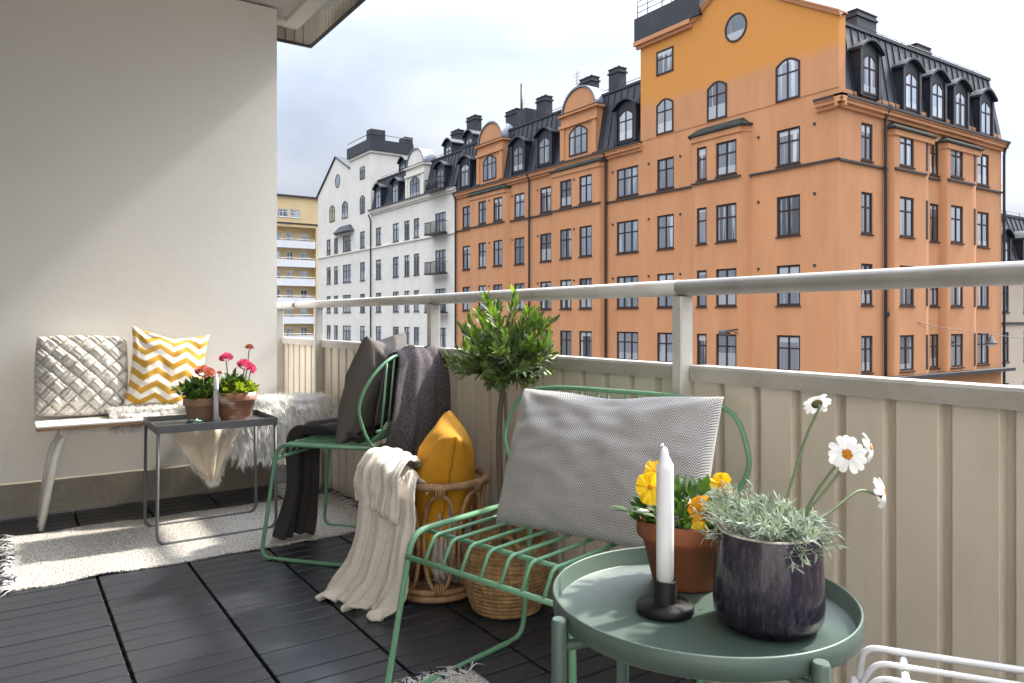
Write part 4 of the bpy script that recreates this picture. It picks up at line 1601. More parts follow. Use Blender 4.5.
m.tube(rounded([(1.30, 3.90, .435), (1.385, 3.90, .43), (1.398, 3.90, .018), (1.385, 4.12, .018), (1.38, 4.10, .43), (1.30, 4.10, .435)], [0, .04, .05, .05, .04, 0]), .016, 10)
m.build('leg', M['cream_paint'], be)

# ------------------------------------------------------------------ sheepskin
sk = thing('sheepskin', 'white long haired sheepskin spread over the end of the bench', 'sheepskin', (1.05, 3.95, .48))


def skin_pt(u, v):
    """u along the bench, v from the wall over the front edge and down"""
    x = .40 + 1.02 * u
    edge = 3.775 + .015 * math.sin(u * 9)
    back = 4.13 - .03 * math.sin(u * 7 + 1) - .10 * max(0, .3 - u)
    if u < .30:
        s = .18 + .1 * u
        edge = 3.88 - .1 * u
    drop = .05 + .16 * max(0, min(1, (u - .44) / .10)) * (1 - .25 * max(0, (u - .8) / .2))
    lt = back - edge
    tot = lt + drop
    d = v * tot
    wob = .012 * nz((u * 5, v * 5, 1))
    if d < lt - .02:
        return V((x, back - d, .487 + wob * .4 + .012 * math.sin(PI * v)))
    e = d - (lt - .02)
    a = min(e / .04, 1)
    return V((x + .01 * nz((u * 6, v * 6, 4)), edge + .02 - .03 * math.sin(a * PI / 2) - .012 * wob, .487 - .03 * (1 - math.cos(a * PI / 2)) - max(0, e - .04)))


m = MB()
m.grid(skin_pt, 46, 30)
m.build('hide', M['fur'], sk, mods=SOL(.006))
m = MB()
rnd = random.Random(3)
for i in range(3800):
    u, v = rnd.random(), rnd.random()
    if u < .30 and rnd.random() < .3:
        continue
    p0 = skin_pt(u, v)
    q1, q2 = skin_pt(min(u + .01, 1), v), skin_pt(u, min(v + .01, 1))
    n = (q1 - p0).cross(q2 - p0)
    if n.length < 1e-12:
        continue
    n.normalize()
    if n.z < -.2 or n.y > .5:
        n = -n
    flow = (q2 - p0).normalized() if (q2 - p0).length > 1e-9 else V((0, -1, 0))
    hang = v > .62 and u > .45
    d = (n * (.6 if hang else .8) + flow * .6 + V((rnd.gauss(0, .45), rnd.gauss(0, .25), rnd.gauss(0, .15)))).normalized()
    if u > .93:
        d = (d + V((.6, 0, 0))).normalized()
    Lh = rnd.uniform(.036, .062) * (1 if u > .3 else .6)
    drop = -Z3 * Lh * (.55 if hang else .18)
    apex = p0 + d * Lh + flow * Lh * .25 + drop
    for k_ in range(9):
        p = skin_pt(min(max(u + rnd.gauss(0, .011), 0), 1), min(max(v + rnd.gauss(0, .03), 0), 1))
        s_ = d.cross(V((rnd.gauss(0, 1), rnd.gauss(0, 1), rnd.gauss(0, 1)))).normalized() * rnd.uniform(.0010, .0016)
        tip = apex + V((rnd.gauss(0, .006), rnd.gauss(0, .006), rnd.gauss(0, .005)))
        mid = p.lerp(tip, .5) + n * Lh * .16
        k = m.add([p - s_, p + s_, mid + s_, mid - s_, tip])
        m.face((k, k + 1, k + 2, k + 3), True)
        m.face((k + 3, k + 2, k + 4), True)
m.build('fur', M['fur'], sk)
# the tan underside folded over the front edge
m, pts_f = cloth([(V((.60, 3.80, .488)), V((.95, 3.785, .488))), (V((.605, 3.755, .462)), V((.955, 3.745, .455))), (V((.645, 3.735, .39)), V((.945, 3.715, .40))), (V((.70, 3.74, .295)), V((.895, 3.705, .335))), (V((.755, 3.75, .215)), V((.862, 3.72, .245))), (V((.80, 3.755, .160)), V((.842, 3.735, .172)))], 30, 7, .024, 1.1, .6, jit=.012)
edge_ = [pts_f[r * 31] for r in range(len(pts_f) // 31)] + pts_f[-31:] + [pts_f[r * 31 + 30] for r in range(len(pts_f) // 31)]
m.build('hide_flap', M['hide'], sk, mods=SOL(.005))
m = MB()
for p in edge_:
    for k_ in range(16):
        q = p + V((rnd.gauss(0, .008), rnd.gauss(0, .006) + .004, rnd.gauss(0, .008)))
        tip = q + V((rnd.gauss(0, .010), rnd.gauss(.004, .008), -rnd.uniform(.012, .032)))
        s_ = V((rnd.uniform(.0008, .0014), 0, 0))
        k = m.add([q - s_, q + s_, tip])
        m.face((k, k + 1, k + 2), True)
m.build('fur_edge', M['fur'], sk)

# ------------------------------------------------------------------ grey tray table and what stands on it
TT = V((.757, 3.50, 0))
tt = thing('tray_table', 'small grey metal tray table on the rug in front of the bench', 'table', TT)
ax, bx, ay, by = .512, 1.002, 3.333, 3.668
zt = .468
m = MB()
m.box(ax, bx, ay, by, zt, zt + .006)
for q in ((ax - .003, ax + .001, ay - .003, by + .003), (bx - .001, bx + .003, ay - .003, by + .003)):
    m.bbox(q[0], q[1], q[2], q[3], zt - .003, zt + .03, .0012)
for q in ((ay - .003, ay + .001), (by - .001, by + .003)):
    m.bbox(ax + .0012, bx - .0012, q[0], q[1], zt - .003, zt + .03, .0012)
m.build('tray', M['grey_paint'], tt)
for yy in (ay + .007, by - .007):
    m = MB()
    m.tube(rounded([(ax + .007, yy, zt), (ax + .002, yy, .0075), (bx - .002, yy, .0075), (bx - .007, yy, zt)], [0, .045, .045, 0]), .0068, 10)
    m.build('leg_frame', M['grey_paint'], tt)


def flower_pot(m, c, r0, r1, h, band, t=.006, seg=40):
    """tapered clay pot with a thick rim band"""
    rb = r0 + (r1 - r0) * (1 - band / h) * .92
    m.lathe([(.004, 0), (r0 * .96, 0), (r0, .004), (rb, h - band), (r1 * .985, h - band + .002), (r1, h - band + .006), (r1, h - .003), (r1 - .002, h), (r1 - t, h), (r1 - t - .002, h - band), (r0 - t, .02), (.004, .02)], c, seg, cap=False)


def bunch(m, c, rx, rz, n, L, w, rnd, up=.5, zmin=-.2):
    for i in range(n):
        th, q = rnd.uniform(0, 2 * PI), rnd.uniform(zmin, 1)
        s = math.sqrt(max(0, 1 - q * q))
        k = rnd.uniform(.35, 1) ** .6
        p = V((math.cos(th) * s * rx * k, math.sin(th) * s * rx * k, q * rz * k))
        d = (V((p.x / rx, p.y / rx, p.z / rz)).normalized() + V((rnd.gauss(0, .4), rnd.gauss(0, .4), up + rnd.gauss(0, .35)))).normalized()
        m.leaf(V(c) + p - d * L * .4, d, V((rnd.gauss(0, .5), rnd.gauss(0, .5), 1)), L * rnd.uniform(.7, 1.2), w * rnd.uniform(.7, 1.2), bend=rnd.uniform(-.1, .5))


def ranunculus(c, r, mt, parent, rnd, tilt=(0, 0, 1), dense=1.):
    """globe of overlapping petals"""
    m = MB()
    up = V(tilt).normalized()
    a = up.orthogonal().normalized()
    b = up.cross(a)
    for ring, (k, el) in enumerate(((11, .15), (9, .5), (7, .85), (5, 1.2))):
        for i in range(k):
            t = 2 * PI * i / k + ring * .4 + rnd.gauss(0, .1)
            rad = a * math.cos(t) + b * math.sin(t)
            rr = r * math.cos(el)
            p = V(c) + rad * rr * .35 + up * (r * .5 * math.sin(el) - r * .2)
            d = (rad * math.cos(el) + up * (math.sin(el) * 1.1 + .1)).normalized()
            m.leaf(p, d, up, r * (.85 - .06 * ring), r * .75, bend=-.5, fold=-.15)
    return m.build('flower', mt, parent)


rnd = random.Random(11)
pz = zt + .0065
p1 = thing('potted_plant', 'pink ranunculus in a chalky terracotta pot on the grey tray table', 'potted plant', (.857, 3.46, pz))
c = V((.857, 3.46, pz))
m = MB()
flower_pot(m, c, .064, .090, .135, .038)
m.build('pot', M['terracotta_chalk'], p1)
m = MB()
m.lathe([(.080, .115), (.05, .122), (.002, .125)], c, 20)
m.build('soil', M['soil'], p1)
m = MB()
bunch(m, c + V((0, 0, .135)), .095, .06, 240, .034, .02, rnd, .5)
m.build('foliage', M['leaf_lime'], p1)
m = MB()
bunch(m, c + V((-.01, 0, .16)), .06, .06, 70, .05, .016, rnd, .9)
bunch(m, c + V((-.06, -.01, .14)), .04, .03, 30, .05, .014, rnd, .3)
m.build('foliage', M['leaf'], p1)
for (dx, dy, dz, r, mt, tl) in ((-.045, -.01, .285, .030, 'petal_pink', (-.2, -.3, 1)), (.032, -.015, .25, .034, 'petal_pink', (.2, -.5, .8)), (.062, -.01, .235, .026, 'petal_pink', (.6, -.4, .5)), (.058, .0, .33, .020, 'petal_red', (.1, -.2, 1))):
    fl_ = ranunculus(c + V((dx, dy, dz)), r, M[mt], p1, rnd, tl)
    m = MB()
    m.tube(crom([c + V((dx * .35, dy, .12)), c + V((dx * .8, dy, (dz + .12) / 2)), c + V((dx, dy, dz - r * .3))], 5), .0026, 6)
    m.build('stem', M['stem_green'], fl_)

p2 = thing('potted_plant', 'fading peach flower in a pale clay pot beside the white candle', 'potted plant', (.712, 3.52, pz))
c = V((.728, 3.535, pz))
m = MB()
flower_pot(m, c, .058, .078, .112, .036)
m.build('pot', M['terracotta_pale'], p2)
m = MB()
m.lathe([(.068, .088), (.05, .095), (.002, .097)], c, 20)
m.build('soil', M['soil'], p2)
m = MB()
bunch(m, c + V((0, 0, .12)), .085, .075, 190, .046, .018, rnd, .6)
bunch(m, c + V((-.07, -.02, .14)), .05, .04, 40, .05, .016, rnd, .2)
m.build('foliage', M['leaf'], p2)
m = MB()
bunch(m, c + V((.0, -.01, .105)), .07, .04, 60, .034, .018, rnd, .5)
m.build('foliage', M['leaf_lime'], p2)
for (dx, dy, dz, r, mt, tl) in ((.0, -.02, .222, .036, 'petal_dusty', (.1, -.4, .6)), (.03, 0, .218, .028, 'petal_dusty', (.5, -.2, .6)), (.075, 0, .215, .012, 'petal_red', (.1, 0, 1))):
    fl_ = ranunculus(c + V((dx, dy, dz)), r, M[mt], p2, rnd, tl)
    m = MB()
    m.tube(crom([c + V((dx * .35, dy, .1)), c + V((dx * .8, dy, (dz + .1) / 2)), c + V((dx, dy, dz - r * .3))], 5), .0026, 6)
    m.build('stem', M['stem_green'], fl_)

# tall candle between the pots, green tea light dish
ch2 = thing('candle_holder', 'tiny steel holder under the white candle on the grey tray table', 'candle holder', (.764, 3.425, pz))
m = MB()
m.lathe([(.002, 0), (.028, 0), (.028, .004), (.016, .007), (.015, .018), (.013, .018), (.012, .008), (.002, .008)], (.764, 3.425, pz), 20)
m.build('base', M['chrome'], ch2)
cd = thing('candle', 'slim white candle between two clay flower pots', 'candle', (.764, 3.425, pz + .009))
m = MB()
m.lathe([(.002, 0), (.0115, 0), (.0115, .185), (.008, .202), (.004, .210), (.001, .213)], (.764, 3.425, pz + .009), 16)
m.build('wax', M['wax'], cd)
m = MB()
m.tube([(.764, 3.425, pz + .22), (.765, 3.426, pz + .232)], .0012, 5)
m.build('wick', M['wick'], cd)
td = thing('tealight_dish', 'round dark green glazed tea light dish on the grey tray table', 'tealight holder', (.672, 3.405, pz))
m = MB()
m.lathe([(.002, 0), (.034, 0), (.037, .004), (.037, .027), (.034, .031), (.029, .031), (.027, .024), (.002, .024)], (.672, 3.405, pz), 28)
m.build('dish', M['green_glass'], td)
m = MB()
m.lathe([(.002, .0245), (.019, .0245), (.019, .034), (.017, .032), (.002, .032)], (.672, 3.405, pz), 20, cap=False)
m.build('tealight', M['chrome'], td)

# ------------------------------------------------------------------ rugs


def rug(label, x0, x1, y0, y1, ends, nx=90, ny=50, seed=0, amp=.006):
    t = thing('rug', label, 'rug', ((x0 + x1) / 2, (y0 + y1) / 2, 0), group=None)

    def fn(u, v):
        ex = .012 * nz((u * 7, seed, 1)) + .008 * nz((u * 17, seed, 5))
        x = x0 + (x1 - x0) * u
        y = y0 + (y1 - y0) * v + ex * (1 if v > .5 else 1.1) * abs(2 * v - 1)
        e = max(abs(2 * u - 1), abs(2 * v - 1))
        lift = max(0, nz((u * 8 + seed, v * 2.2, 3))) * 1.0
        return V((x, y, .006 + amp * .5 * (nz((u * 6 + seed, v * 4, 0)) + .4) + amp * 2.2 * lift * max(0, (e - .6) / .4)))
    m = MB()
    m.grid(fn, nx, ny)
    m.build('pile', M['rug'], t, mods=[('SOLIDIFY', dict(thickness=.007, offset=-1))])
    r_ = random.Random(seed)
    for end, cnt in ends:
        for mt, k in (('fringe_pale', .55), ('fringe_navy', .45)):
            m = MB()
            for i in range(int(cnt * k)):
                s = r_.random()
                if end in 'LR':
                    p = fn(0 if end == 'L' else 1, s)
                    d = V((-1 if end == 'L' else 1, r_.gauss(0, .5), 0)).normalized()
                else:
                    p = fn(s, 1)
                    d = V((r_.gauss(0, .5), 1, 0)).normalized()
                L_ = r_.uniform(.03, .06)
                sd = d.cross(Z3)
                b = sd * r_.gauss(0, .012)
                m.tube([p - d * .01, p + d * L_ * .45 + b + Z3 * r_.uniform(.001, .010), p + d * L_ + b * 2.2 - Z3 * (p.z - .002)], [.0021, .0019, .0012], 4)
            m.build('fringe', M[mt], t)
    return t


rug('long speckled cream rug under the grey tray table, fringed at both ends', .02, 1.43, 3.075, 3.83, (('L', 420), ('R', 300)), seed=4)
rug('speckled rug with a shaggy fringe under the low green chair', .42, 1.025, .75, 1.70, (('T', 420),), 40, 50, seed=8, amp=.004)

# ------------------------------------------------------------------ rattan basket with the white throw
RB = V((1.232, 2.275, 0))
rb = thing('rattan_basket', 'open rattan basket with looped sides holding the mustard cushion', 'basket', RB)


def circ(r, z, n=40):
    return [RB + V((r * math.cos(2 * PI * i / n), r * math.sin(2 * PI * i / n), z)) for i in range(n)]


m = MB()
m.tube(circ(.172, .392), .0125, 10, closed=True)
m.build('rim', M['rattan'], rb)
m = MB()
m.tube(circ(.138, .018), .012, 8, closed=True)
m.tube(circ(.141, .040), .010, 8, closed=True)
for i in range(9):
    a = PI * i / 9
    m.tube([RB + V((.135 * math.cos(a), .135 * math.sin(a), .016)), RB + V((-.135 * math.cos(a), -.135 * math.sin(a), .016))], .006, 6)
m.build('base', M['rattan'], rb)
for i in range(8):
    a0 = 2 * PI * i / 8 + .35
    pts = []
    for k in range(28):
        t = 2 * PI * k / 28
        z = .205 + .158 * math.copysign(abs(math.sin(t)) ** .85, math.sin(t))
        r_ = .142 + (.172 - .142) * (z / .39) - .006
        a = a0 + .33 * math.copysign(abs(math.cos(t)) ** .8, math.cos(t))
        pts.append(RB + V((r_ * math.cos(a), r_ * math.sin(a), z)))
    m = MB()
    m.tube(pts, .0072, 7, closed=True)
    for dz, s in ((.378, .168), (.052, .143)):
        q = RB + V((s * math.cos(a0), s * math.sin(a0), dz))
        for e in (-.012, -.004, .004, .012):
            sd = V((-math.sin(a0), math.cos(a0), 0)) * e
            m.tube([q + sd + Z3 * (.018 * math.cos(2 * PI * j / 10)) + V((math.cos(a0), math.sin(a0), 0)) * .014 * math.sin(2 * PI * j / 10) for j in range(10)], .0032, 5, closed=True)
    m.build('loop', M['rattan'], rb)

wt = [(V((1.20, 2.37, .30)), V((1.182, 2.209, .30))), (V((1.15, 2.40, .41)), V((1.142, 2.179, .40))), (V((1.095, 2.39, .455)), V((1.097, 2.154, .425))), (V((1.035, 2.375, .44)), V((1.062, 2.109, .39))),
      (V((1.0, 2.375, .34)), V((1.047, 2.089, .30))), (V((.975, 2.39, .22)), V((1.032, 2.084, .19))), (V((.95, 2.42, .10)), V((1.012, 2.089, .09))), (V((.90, 2.45, .035)), V((0.987, 2.114, .03))), (V((.86, 2.44, .012)), V((0.962, 2.124, .008)))]
m, pts_ = cloth(wt, 170, 12, .009, 3.1, .9, ampf=lambda v: .35 + 1.5 * v * v, jit=.022, ribs=17, rib=.0042, hem=.05)
o = m.build('throw', M['cream_knit'], mods=SOL(.008))
tag(o, 'cream knitted throw hanging out of the rattan basket onto the deck', 'throw')
# its crumpled top
m, _ = cloth([(V((1.23, 2.41, .36)), V((1.212, 2.359, .35))), (V((1.16, 2.44, .455)), V((1.157, 2.249, .455))), (V((1.085, 2.425, .485)), V((1.092, 2.194, .482))), (V((1.015, 2.41, .462)), V((1.030, 2.144, .450))), (V((.985, 2.40, .39)), V((1.017, 2.139, .36))), (V((.985, 2.395, .32)), V((1.022, 2.139, .29)))], 110, 10, .007, 1.7, 2.2, jit=.018, ribs=12, rib=.0042)
m.build('fold', M['cream_knit'], o, mods=SOL(.008))
m, _ = cloth([(V((1.17, 2.22, .36)), V((1.24, 2.16, .35))), (V((1.18, 2.20, .24)), V((1.25, 2.16, .23))), (V((1.17, 2.19, .12)), V((1.27, 2.17, .10))), (V((1.19, 2.20, .05)), V((1.30, 2.22, .045)))], 26, 7, .016, 2.3, .5, jit=.014)
o = m.build('throw', M['oat_knit'], mods=SOL(.008))
tag(o, 'oatmeal throw stuffed inside the rattan basket behind its loops', 'throw')

# ------------------------------------------------------------------ olive tree in its seagrass basket
SB = V((1.345, 2.01, 0))
sb = thing('seagrass_basket', 'round bellied seagrass basket under the low green chair', 'basket', SB)
m = MB()
prof = [(.002, .002), (.10, .002)]
N = 17
for i in range(N):
    for k in range(6):
        t = (i + k / 6) / N
        z = .004 + .226 * t
        r_ = .108 + .036 * math.sin(min(1, t * 1.15) * PI * .62) - .028 * max(0, t - .55) ** 1.2
        prof.append((r_ + .0042 * abs(math.sin(PI * k / 6)), z))
rr_ = prof[-1][0]
prof += [(rr_ - .006, .234), (rr_ - .014, .23), (rr_ - .016, .15), (.002, .15)]
m.lathe(prof, SB, 64, cap=False)
for i, p in enumerate(m.v):
    v = V(p) - SB
    r_ = math.hypot(v.x, v.y)
    if r_ > .09:
        a = math.atan2(v.y, v.x)
        k = 1 + .010 * math.sin(a * 44 + v.z * 240) + .02 * nz((v.x * 9, v.y * 9, v.z * 9))
        m.v[i] = (SB.x + v.x * k, SB.y + v.y * k, p[2] + .003 * nz((v.x * 12, v.y * 12, 7)))
m.build('weave', M['seagrass'], sb)
for s in (-1, 1):
    h_ = MB()
    a = .9 + (0 if s > 0 else PI)
    t_ = V((-math.sin(a), math.cos(a), 0))
    q = SB + V((.13 * math.cos(a), .13 * math.sin(a), .22))
    h_.tube(crom([q - t_ * .05 - Z3 * .03, q - t_ * .045 + Z3 * .02, q + Z3 * .05, q + t_ * .045 + Z3 * .02, q + t_ * .05 - Z3 * .03], 5), .007, 7)
    h_.build('handle', M['seagrass'], sb)
ot = thing('olive_tree', 'small round headed olive tree on a thin trunk by the railing', 'tree', (SB.x, SB.y, .153))
m = MB()
m.lathe([(.11, .0), (.07, .012), (.002, .016)], (SB.x, SB.y, .153), 24)
m.build('soil', M['soil'], ot)
CT = V((1.320, 1.994, .853))
m = MB()
m.tube(crom([(SB.x, SB.y, .155), (1.328, 2.02, .40), (1.322, 2.015, .60), (1.33, 2.0, .74), (1.335, 1.99, .80)], 6), [.0115 - .004 * i / 24 for i in range(25)], 8)
m.tube(crom([(SB.x + .03, SB.y - .02, .155), (1.345, 2.0, .45), (1.337, 2.005, .70)], 5), .0042, 6)
m.build('trunk', M['bark'], ot)
rnd = random.Random(5)
br_ = MB()
lf = MB()
tips = MB()
for i in range(88):
    th = rnd.uniform(0, 2 * PI)
    q = rnd.uniform(-.95, 1)
    s = math.sqrt(1 - q * q)
    dirv = V((math.cos(th) * s, math.sin(th) * s, q))
    rad = .165 * (1 + .22 * nz((dirv.x * 2.1, dirv.y * 2.1, dirv.z * 2.1 + 4))) * rnd.uniform(.7, 1.12)
    end = CT + V((dirv.x * rad, dirv.y * rad, dirv.z * rad * (1.0 if q > 0 else .86))) + V((0, 0, .01))
    if end.x > 1.50:
        end.x = 1.50 - rnd.random() * .03
    start = CT + V((rnd.gauss(0, .02), rnd.gauss(0, .02), -.07 + rnd.uniform(0, .05)))
    mid = start.lerp(end, .55) + V((0, 0, -.01))
    P = crom([start, mid, end], 6)
    br_.tube(P, [.0028 - .0018 * k / (len(P) - 1) for k in range(len(P))], 4)
    n_ = 22
    for k in range(n_):
        t = .28 + .72 * k / (n_ - 1)
        j = min(int(t * (len(P) - 1)), len(P) - 2)
        p = P[j].lerp(P[j + 1], t * (len(P) - 1) - j)
        ax_ = (P[j + 1] - P[j]).normalized()
        sd = ax_.orthogonal().normalized()
        sd = Matrix.Rotation(rnd.uniform(0, 2 * PI), 3, ax_) @ sd
        d = (ax_ * rnd.uniform(.5, 1.1) + sd * .8 + Z3 * (.75 if q > -.3 else .05)).normalized()
        L_ = rnd.uniform(.030, .050)
        mm = tips if (t > .62 and rnd.random() < .6 and q > -.2) else lf
        mm.leaf(p, d, (ax_ + V((0, 0, .5))), L_, rnd.uniform(.0085, .0125), bend=rnd.uniform(-.1, .25), fold=.15)
br_.build('branches', M['bark'], ot)
M['leaf_tip'] = mat('leaf_tip', (.15, .255, .032), .42, var=.45, vs=28, trans=.4)  # yellow-green tips, their colour also brightened to suggest a sunlit crown top
k0 = len(lf.f)
k = lf.add(tips.v)
for f in tips.f:
    lf.face([i + k for i in f], True)
lf.build('crown', M['leaf_olive'], ot, mat2=(M['leaf_tip'], k0))

# ------------------------------------------------------------------ round green tray table
GT = V((.838, .743, 0))
zr = .543
gt = thing('tray_table', 'round sage green metal tray table with tube legs in front', 'table', GT)
m = MB()
m.lathe([(.002, zr - .028), (.206, zr - .028), (.2085, zr - .026), (.2115, zr - .002), (.2135, zr), (.2155, zr - .002), (.2148, zr - .028), (.210, zr - .0315), (.002, zr - .0315)], GT, 96, cap=False)
m.build('tray', M['sage'], gt)
lt = MB()
la = [R(x) for x in (167, 259, 351, 77)]
for a in la:
    m = MB()
    q = V((math.cos(a), math.sin(a), 0))
    m.tube([GT + q * .2265 + Z3 * 0, GT + q * .2265 + Z3 * (zr - .012), GT + q * .2265 + Z3 * (zr - .008)], [.0108, .0108, .009], 14)
    m.build('leg', M['sage'], gt)
m = MB()
for i in (0, 1):
    a, b_ = la[i], la[i + 2]
    m.tube([GT + V((math.cos(a), math.sin(a), 0)) * .222 + Z3 * (zr - .046 - .0 * i), GT + V((math.cos(b_), math.sin(b_), 0)) * .222 + Z3 * (zr - .046)], .0075, 8)
m.build('cross_bar', M['sage'], gt)
fz = zr - .0275

# black candle holder and candle
hc = V((.790, .767, fz))
hd = thing('candle_holder', 'black cast candle holder with a flat foot on the round green table', 'candle holder', hc)
m = MB()
m.lathe([(.002, 0), (.040, 0), (.0415, .003), (.0415, .009), (.039, .0125), (.018, .014), (.0168, .017), (.0165, .045), (.0158, .046), (.0138, .046), (.0136, .020), (.002, .020)], hc, 40, cap=False)
m.build('holder', M['black_metal'], hd)
cd = thing('candle', 'thick white candle in the black holder on the round green table', 'candle', hc + Z3 * .021)
m = MB()
N = 24
rings = []
for z, r_ in ((.021, .002), (.021, .0124), (.10, .0126), (.205, .0124), (.2125, .0121), (.2150, .0100), (.226, .0068), (.234, .0052), (.237, .0034), (.238, .001)):
    rings.append([hc + V((r_ * math.cos(2 * PI * i / N) * (1 + (.10 * nz((i * .4, z * 30, 2)) if z > .2 else 0)) - (.0022 if z > .222 else 0), r_ * math.sin(2 * PI * i / N), z + (.003 * nz((math.cos(2 * PI * i / N), math.sin(2 * PI * i / N), 3)) if z > .2 else 0))) for i in range(N)])
m.loft(rings, smooth=True, caps=True)
m.build('wax', M['wax'], cd)
m = MB()
m.tube([hc + V((-.001, 0, .234)), hc + V((-.005, 0, .2425)), hc + V((-.010, -.001, .239))], .0016, 6)
m.build('wick', M['wax'], cd)

# terracotta pot of pansies
pc = V((.905, .833, fz))
pp = thing('potted_plant', 'yellow pansies in a terracotta pot behind the thick white candle', 'potted plant', pc)
m = MB()
flower_pot(m, pc, .053, .0785, .105, .030)
m.build('pot', M['terracotta'], pp)
m = MB()
m.lathe([(.069, .088), (.04, .097), (.002, .10)], pc, 24)
m.build('soil', M['soil'], pp)
rnd = random.Random(17)
m = MB()
for i in range(150):
    a, r_ = rnd.uniform(0, 2 * PI), math.sqrt(rnd.random()) * .075
    p = pc + V((r_ * math.cos(a), r_ * math.sin(a), .092 + rnd.random() * .055 * (1 - (r_ / .09) ** 2)))
    d = V((math.cos(a) * r_ * 12 + rnd.gauss(0, .3), math.sin(a) * r_ * 12 + rnd.gauss(0, .3), rnd.uniform(.3, 1.2)))
    m.leaf(p, d, V((rnd.gauss(0, .4), rnd.gauss(0, .4), 1)), rnd.uniform(.026, .042), rnd.uniform(.012, .018), bend=rnd.uniform(0, .4))
LR = V((math.cos(TH), -math.sin(TH), 0))     # along the picture's width, used only as a compass bearing
FWv = V((math.sin(TH), math.cos(TH), 0))
for k, (a_, z_) in enumerate(((-.078, .135), (-.083, .14), (.03, .16))):
    q = pc + LR * a_ + Z3 * (z_ - .03)
    m.leaf(q, LR * (-1 if k < 2 else .1) + V((0, 0, .35 if k < 2 else 1)), Z3 if k < 2 else FWv, .046, .017, bend=.3)
m.build('foliage', M['leaf_dark'], pp)


def pansy(c, face, r, mt, parent, rnd):
    m = MB()
    fz_ = V(face).normalized()
    a = fz_.cross(Z3).normalized()
    b = a.cross(fz_).normalized()
    for i, (ang, k) in enumerate(((125, 1.0), (55, 1.0), (180, .9), (0, .9), (270, 1.15))):
        t = R(ang + rnd.gauss(0, 6))
        d = a * math.cos(t) + b * math.sin(t)
        sd = fz_.cross(d)
        N = 9
        ce = V(c) + fz_ * (.0012 * (4 - i) - .002)
        pts = [ce]
        for j in range(N):
            s = -1 + 2 * j / (N - 1)
            an = s * 1.05
            R_ = r * k * (1 - .12 * s * s) * (1 + .06 * math.sin(j * 3.1))
            pts.append(ce + d * R_ * math.cos(an * .75) + sd * R_ * math.sin(an) * .82 + fz_ * r * (.20 * math.sin(j * 1.9 + i * 1.3) + (.28 if i < 2 else -.05) - .30 * s * s))
        n = m.add(pts)
        for j in range(N - 1):
            m.face((n, n + 1 + j, n + 2 + j), True)
    f = m.build('flower', mt, parent)
    e = MB()
    e.blob(V(c) + fz_ * .003, r * .16, 8, 5)
    e.build('eye', M['petal_orange'], f)
    s = MB()
    s.tube(crom([V(c) - fz_ * .003, V(c) - fz_ * .012 - Z3 * .02, pc + (V(c) - pc) * .5 + V((0, 0, -.01))], 4), .0013, 5)
    s.build('stem', M['stem_green'], f)


for (lx, fx, z, r_, mt, fc) in ((-.066, -.045, .163, .0245, 'petal_yellow', (-.75, -.9, .1)), (-.054, -.02, .180, .0185, 'petal_yellow', (-.2, -.6, .6)), (.008, -.058, .132, .021, 'petal_orange', (-.35, -.9, .25)), (.032, -.055, .120, .014, 'petal_orange', (.1, -.9, .2)), (.050, -.02, .162, .0185, 'petal_yellow', (-.5, -.9, .2)), (.056, -.035, .146, .016, 'petal_orange', (-.3, -.9, .1)), (.004, -.070, .102, .014, 'petal_yellow', (-.5, -.9, .7)), (.022, -.064, .108, .012, 'petal_orange', (-.4, -.9, .2))):
    pansy(pc + LR * lx + FWv * fx + Z3 * z, fc, r_, M[mt], pp, rnd)

# aubergine pot with silver leaves and daisies
ac = V((.874, .654, fz))
ap = thing('potted_plant', 'white daisies over silvery leaves in a glossy aubergine glazed pot', 'potted plant', ac)
m = MB()
prof = [(.002, 0), (.060, 0), (.064, .003), (.0645, .009), (.0655, .010), (.0752, .012), (.0782, .019), (.0792, .034), (.0780, .07), (.0760, .105), (.0743, .125), (.0732, .1315)]
m.lathe(prof, ac, 72, cap=False, sx=.935, sy=.935)
m.build('pot', M['glaze'], ap)
m = MB()
m.lathe([(.0732, .1315), (.0712, .1338), (.0684, .1332), (.0665, .130), (.066, .10), (.002, .10)], ac, 72, cap=False, sx=.935, sy=.935)
m.build('rim', M['glaze_rim'], ap)
m = MB()
m.lathe([(.061, .112), (.03, .12), (.002, .122)], ac, 24)
m.build('soil', M['soil'], ap)
rnd = random.Random(23)
m = MB()
for i in range(165):
    a, r_ = rnd.uniform(0, 2 * PI), math.sqrt(rnd.random()) * .066
    base = ac + V((r_ * .75 * math.cos(a), r_ * .75 * math.sin(a), .115))
    lx_ = LR.dot(base - ac)
    top = base + V((math.cos(a), math.sin(a), 0)) * r_ * rnd.uniform(.2, .75) + Z3 * (rnd.uniform(.02, .062) * (1.1 - .5 * (r_ / .07)) + (.02 if lx_ < -.01 else 0)) - LR * rnd.uniform(0, .022)
    if rnd.random() < .14:
        top = base + V((math.cos(a), math.sin(a), 0)) * .045 + Z3 * rnd.uniform(-.015, .012)
    P = crom([base, base.lerp(top, .5) + Z3 * .008, top], 5)
    m.tube(P, .0009, 4)
    for k in range(24):
        t = .15 + .85 * k / 23
        j = min(int(t * (len(P) - 1)), len(P) - 2)
        p = P[j].lerp(P[j + 1], t * (len(P) - 1) - j)
        ax_ = (P[j + 1] - P[j]).normalized()
        sd = Matrix.Rotation(rnd.uniform(0, 2 * PI), 3, ax_) @ ax_.orthogonal().normalized()
        m.leaf(p, ax_ * rnd.uniform(.5, 1.0) + sd + Z3 * .15, ax_, rnd.uniform(.010, .021), rnd.uniform(.0014, .0024), bend=rnd.uniform(-.3, .4), fold=.05)
m.build('foliage', M['leaf_silver'], ap)


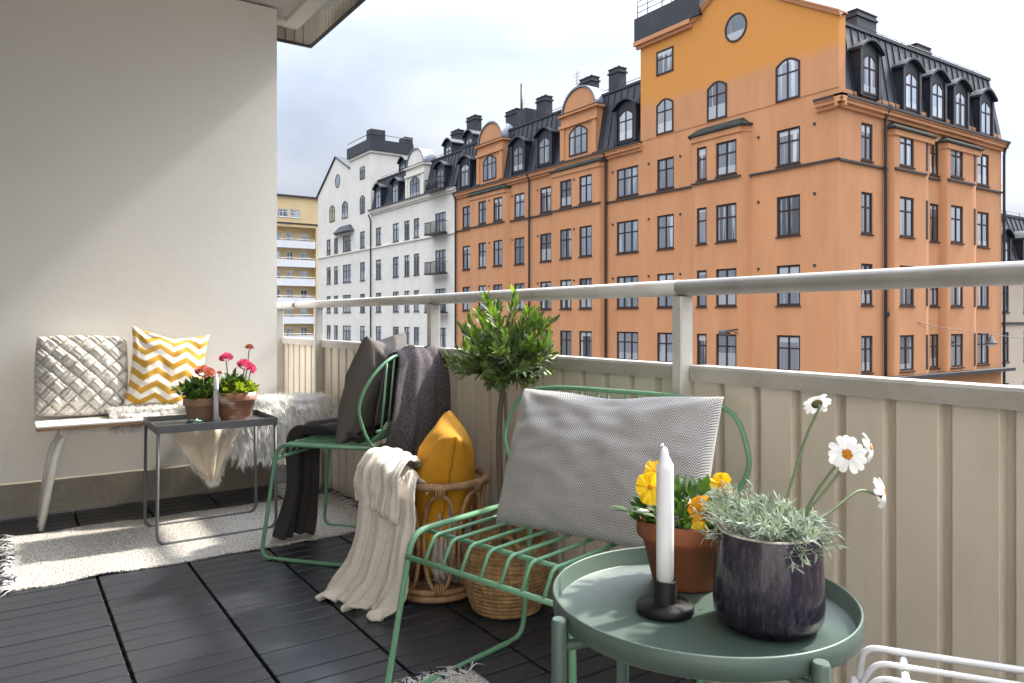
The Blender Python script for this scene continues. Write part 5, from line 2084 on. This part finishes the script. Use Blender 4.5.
def daisy(c, face, r, root, mids, parent, rnd, droop=.0):
    fz_ = V(face).normalized()
    a = fz_.orthogonal().normalized()
    b = fz_.cross(a)
    m = MB()
    N = 13
    for i in range(N):
        t = 2 * PI * i / N + rnd.gauss(0, .07)
        d = a * math.cos(t) + b * math.sin(t)
        s = fz_.cross(d)
        L_ = r * rnd.uniform(.92, 1.06)
        w_ = r * .20
        dr = droop + rnd.gauss(0, .09)
        rows = []
        for k, (q, ww) in enumerate(((.2, .35), (.45, .85), (.75, 1.05), (.93, .85), (1.0, .4))):
            o_ = V(c) + d * L_ * q + fz_ * (r * (.10 * math.sin(q * PI) - dr * q * q) + .0006 * (i % 2))
            rows.append([o_ - s * w_ * ww, o_ + fz_ * w_ * .18, o_ + s * w_ * ww])
        m.loft(rows, closed=False, smooth=True)
    f = m.build('flower', M['petal_white'], parent)
    e = MB()
    u = MB()
    rr = []
    for q, z in ((.36, 0), (.35, .05), (.27, .12), (.14, .15), (.02, .14)):
        rr.append([V(c) + (a * math.cos(2 * PI * k / 16) + b * math.sin(2 * PI * k / 16)) * r * q + fz_ * r * z for k in range(16)])
    e.loft(rr, caps=True, smooth=True)
    e.build('disc', M['disc'], f)
    rr = []
    for q, z in ((.42, -.02), (.36, -.14), (.22, -.26), (.08, -.32)):
        rr.append([V(c) + (a * math.cos(2 * PI * k / 12) + b * math.sin(2 * PI * k / 12)) * r * q + fz_ * r * z for k in range(12)])
    u.loft(rr, caps=True, smooth=True)
    u.build('calyx', M['calyx'], f)
    s = MB()
    s.tube(crom([root] + mids + [V(c) - fz_ * r * .5, V(c) - fz_ * r * .25], 6), .0019, 7)
    s.build('stem', M['stem_green'], f)


def at(lx, fx, z):
    return ac + LR * lx + FWv * fx + Z3 * z


daisy(at(.074, .015, .304), (.40, .60, .50), .019, at(.020, .01, .13), [at(.036, .012, .19), at(.060, .015, .26)], ap, rnd, .12)
daisy(at(.107, -.005, .236), (-.62, -.75, .38), .0262, at(.035, .0, .13), [at(.065, .0, .168), at(.098, .002, .208)], ap, rnd)
daisy(at(.150, .02, .243), (.33, -.86, .30), .0205, at(.05, .02, .13), [at(.075, .02, .178), at(.112, .025, .222)], ap, rnd, .25)
daisy(at(.155, -.01, .184), (.50, -.80, .16), .0228, at(-.03, -.055, .128), [at(.02, -.055, .146), at(.07, -.035, .164), at(.118, -.015, .188)], ap, rnd, .35)
